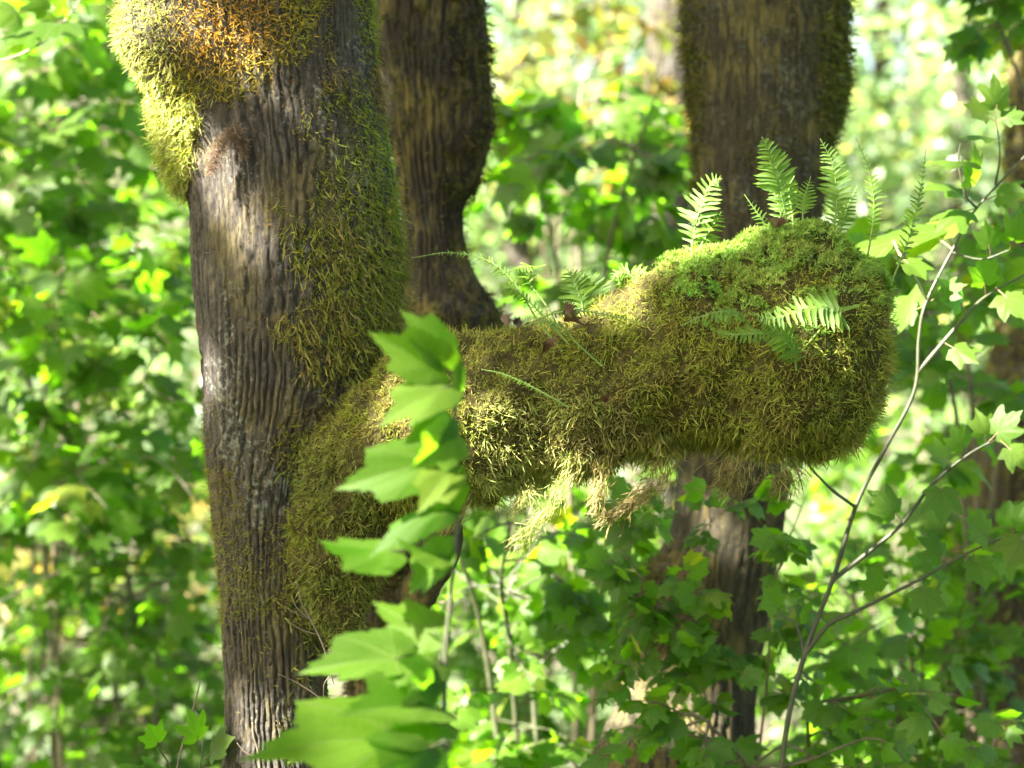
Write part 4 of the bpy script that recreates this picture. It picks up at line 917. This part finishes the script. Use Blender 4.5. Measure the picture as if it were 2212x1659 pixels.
for base, tip, z in [((2150, 262, 5.36), (2160, 165, 5.34), (.3, -.8, .4)), ((2150, 262, 5.36), (2085, 225, 5.33), (0, -.7, .6)), ((2150, 262, 5.36), (2215, 240, 5.36), (.2, -.7, .6)), ((2155, 300, 5.37), (2090, 290, 5.3), (0, -.3, 1)),
                     ((2072, 350, 5.35), (2050, 345, 5.2), (0, -.2, 1)), ((2100, 440, 5.36), (2020, 375, 5.3), (0, -.4, .9)), ((2090, 430, 5.36), (2120, 320, 5.3), (.5, -.6, .5)), ((2110, 450, 5.37), (2030, 470, 5.3), (-.1, -.5, .8)),
                     ((2130, 430, 5.37), (2210, 400, 5.3), (.2, -.8, .5)), ((2060, 540, 5.35), (1970, 470, 5.55), (-.2, -.9, .4)), ((1955, 570, 5.32), (1890, 440, 5.6), (-.2, -.9, .4)), ((1940, 550, 5.31), (2000, 600, 5.25), (.2, -.6, .8)),
                     ((2010, 650, 5.34), (2080, 610, 5.3), (0, -.7, .6)), ((2000, 660, 5.34), (1920, 690, 5.4), (-.4, -.7, .5)), ((1995, 690, 5.34), (1925, 640, 5.45), (-.5, -.7, .4)), ((2040, 740, 5.35), (2110, 780, 5.3), (.1, -.8, .4)),
                     ((2090, 680, 5.36), (2040, 600, 5.3), (.1, -.7, .6)), ((2130, 640, 5.38), (2120, 550, 5.35), (.2, -.8, .3)), ((2150, 620, 5.38), (2215, 680, 5.3), (.1, -.9, .2)), ((2180, 540, 5.3), (2215, 470, 5.25), (.3, -.8, .4)), ((2140, 555, 5.32), (2130, 480, 5.3), (0, -.8, .5)),
                     ((2130, 960, 5.32), (2200, 890, 5.28), (.1, -.8, .5)), ((2130, 960, 5.32), (2120, 890, 5.3), (0, -.7, .6)), ((2160, 950, 5.3), (2225, 1010, 5.25), (.2, -.9, .3)), ((2060, 1005, 5.33), (2000, 960, 5.3), (0, -.7, .6)), ((2030, 1030, 5.33), (2040, 1110, 5.25), (0, -.8, .4)), ((2090, 985, 5.33), (2060, 920, 5.3), (0, -.8, .5)),
                     ((1950, 1130, 5.34), (1900, 1060, 5.3), (-.2, -.7, .6)), ((1735, 985, 5.28), (1690, 1010, 5.25), (0, -.8, .5)), ((1740, 990, 5.28), (1760, 930, 5.25), (0, -.8, .5)), ((1990, 1250, 5.32), (2010, 1330, 5.25), (0, -.9, .3)), ((2100, 1190, 5.3), (2130, 1270, 5.25), (.1, -.9, .3)),
                     ((1900, 1298, 5.33), (1880, 1230, 5.3), (0, -.8, .5)), ((2180, 1160, 5.29), (2215, 1090, 5.25), (0, -.9, .4)), ((1690, 1330, 5.44), (1650, 1270, 5.4), (0, -.8, .5)), ((2050, 1220, 5.31), (2000, 1160, 5.28), (0, -.8, .5)), ((2220, 1140, 5.28), (2180, 1220, 5.2), (0, -.9, .3)), ((2150, 1175, 5.3), (2090, 1120, 5.25), (0, -.8, .5))]:
    sap_leaf(base, tip, 1.05, z)

# ------------------------------------------------------------------ the soft maple shoot in front of the trunk and limb
vine = thing('maple_shoot', 'soft-focus upright maple shoot with large green leaves before the limb\'s foot', 'shoot', P(970, 3000, 3.5))
DV = 3.5
VS = limb_tube('stem', [(975, 2900, DV), (968, 2000, DV), (962, 1659, DV), (960, 1450, DV), (972, 1300, DV), (988, 1120, DV), (985, 960, DV), (982, 830, DV), (972, 770, DV)], .0045, .002, M_stem, vine, 90, 8)
def vleaf(bx, by, tx, ty, wide, z, dD=0.0, k=None):
    a, b_ = P(bx, by, DV), P(tx, ty, DV + dD); L = np.linalg.norm(b_ - a) / 1.25
    o = leaf_obj(LEAF_NEAR[random.randrange(4) if k is None else k], a, b_ - a, np.array(z) + rng.normal(0, .28, 3), L * .9, vine)
    o.matrix_basis = o.matrix_basis @ Matrix.Diagonal((wide * .72, 1, 1, 1)); return o
for bx, by, tx, ty, wd_, z, dD in [
    (975, 790, 880, 655, .80, (.5, -.7, .5), -.05), (980, 810, 792, 715, .80, (-.2, -.8, .5), -.06), (985, 880, 1024, 765, .45, (.9, -.4, .2), -.03),
    (985, 830, 815, 885, .75, (-.1, -.6, .8), -.1), (985, 900, 880, 930, .85, (.2, -.8, .5), -.08), (985, 930, 900, 1010, .9, (.2, -.9, .3), -.1), (988, 985, 712, 1042, .68, (-.1, -.8, .6), -.08),
    (985, 1000, 905, 1085, .8, (.1, -.9, .3), -.1), (945, 1135, 1022, 1008, .55, (.6, -.7, .2), -.05), (990, 1085, 790, 1150, .5, (.1, -.55, .85), -.08), (880, 1190, 660, 1182, .72, (-.1, -.8, .6), -.05),
    (975, 1200, 830, 1170, .8, (.1, -.8, .6), -.06), (985, 1180, 858, 1285, .8, (.2, -.9, .2), .05), (985, 1160, 945, 1250, .7, (.8, -.6, .1), -.02), (965, 1380, 790, 1300, .85, (.3, -.9, .3), .04), (965, 1380, 900, 1330, .7, (0, -.8, .5), .06),
    (900, 1420, 630, 1432, .72, (-.1, -.85, .5), -.05), (960, 1430, 850, 1440, .9, (.1, -.5, .85), -.08), (955, 1420, 900, 1510, .8, (.1, -.8, .5), -.1), (960, 1480, 910, 1400, .7, (.5, -.8, .2), -.1),
    (940, 1600, 545, 1560, .66, (-.1, -.8, .6), -.22), (960, 1530, 740, 1510, .8, (.2, -.75, .6), -.16), (960, 1600, 780, 1690, .8, (.1, -.85, .5), -.2), (960, 1560, 850, 1560, .9, (.2, -.9, .3), -.12)]:
    vleaf(bx, by, tx, ty, wd_, z, dD)

# ------------------------------------------------------------------ twigs
def twig_thing(label, polys, mat=M_dry, name='dead_twig', cat='twig'):
    t = thing(name, label, cat, P(*polys[0][0][0]))
    for pts, r0, r1 in polys:
        c = catmull([P(*p) for p in pts], 24); v, f = tube(c, np.linspace(r0, r1, 24), 6); part('twig', mesh('twig', v, f, [mat]), t)
    return t
twig_thing('pale forked dead twig standing against the thick trunk\'s lower bark', [
    ([(720, 1480, 4.85), (700, 1400, 4.84), (672, 1340, 4.83), (650, 1300, 4.83), (645, 1270, 4.83), (628, 1255, 4.83)], .0022, .001), ([(670, 1338, 4.83), (640, 1325, 4.82), (615, 1312, 4.82)], .0013, .0008),
    ([(668, 1334, 4.83), (645, 1318, 4.84), (630, 1290, 4.85)], .0013, .0008), ([(690, 1372, 4.84), (650, 1360, 4.83), (620, 1340, 4.82)], .0013, .0008)])
twig_thing('thin brown twig lying along the thick trunk\'s foot', [([(735, 1600, 4.83), (700, 1520, 4.83), (650, 1480, 4.83), (600, 1455, 4.83)], .0022, .0012), ([(700, 1520, 4.83), (700, 1480, 4.82), (712, 1460, 4.82)], .0012, .0008)])
twig_thing('bare twig poking up in the bottom corner beside the trunk\'s foot', [([(370, 1800, 5.2), (385, 1650, 5.2), (410, 1560, 5.2), (432, 1475, 5.2)], .003, .0015), ([(490, 1530, 5.2), (540, 1520, 5.2), (585, 1532, 5.15)], .002, .001)])
twig_thing('short pale twig leaning at the bottom edge of the thick trunk', [([(565, 1760, 4.8), (560, 1640, 4.8), (548, 1590, 4.8), (545, 1560, 4.8)], .003, .0014), ([(560, 1640, 4.8), (530, 1625, 4.8), (512, 1605, 4.8)], .002, .001)])

# spray in the upper corner
spray = thing('maple_spray', 'dark drooping maple spray on a bare twig in the upper corner by the cushion', 'branch', P(-160, 200, 6.2))
limb_tube('twig', [(-160, 150, 6.2), (0, 132, 6.2), (80, 98, 6.2), (140, 45, 6.2), (200, -40, 6.2)], .005, .002, M_twig, spray, 40, 7)
for base, tip, z in [((90, 60, 6.2), (20, 90, 6.1), (0, -.6, .8)), ((120, 40, 6.2), (60, -20, 6.15), (.1, -.8, .5)), ((60, 30, 6.2), (-20, 10, 6.1), (.2, -.7, .6)), ((140, 45, 6.2), (95, 60, 6.0), (0, -.3, 1)), ((160, 20, 6.2), (110, -10, 6.1), (.3, -.8, .3))]:
    sap_leaf(base, tip, 1.1, z, spray)
# small leafy plant in the bottom corner
pl = thing('young_plant', 'young plant with toothed pale leaves in the bottom corner by the trunk', 'plant', P(400, 2000, 5.1))
limb_tube('stem', [(400, 2000, 5.1), (380, 1700, 5.1), (330, 1600, 5.1)], .003, .0015, M_stem, pl, 30, 6)
limb_tube('stem', [(400, 2000, 5.1), (420, 1750, 5.1), (440, 1600, 5.1)], .003, .0015, M_stem, pl, 30, 6)
for base, tip, z in [((390, 1720, 5.1), (290, 1640, 5.05), (0, -.6, .8)), ((350, 1620, 5.1), (320, 1565, 5.05), (0, -.8, .5)), ((440, 1640, 5.1), (505, 1590, 5.05), (0, -.7, .7)), ((430, 1620, 5.1), (420, 1540, 5.05), (.5, -.8, .3)), ((380, 1690, 5.1), (250, 1690, 5.0), (0, -.6, .8)), ((440, 1700, 5.1), (520, 1690, 5.0), (0, -.6, .8))]:
    sap_leaf(base, tip, 1.0, z, pl)
#print('TRIS', sum(sum(len(p.vertices) - 2 for p in m.polygons) * 0 + len(m.loops) - 2 * len(m.polygons) for m in bpy.data.meshes), 'OBJ', len(bpy.data.objects))
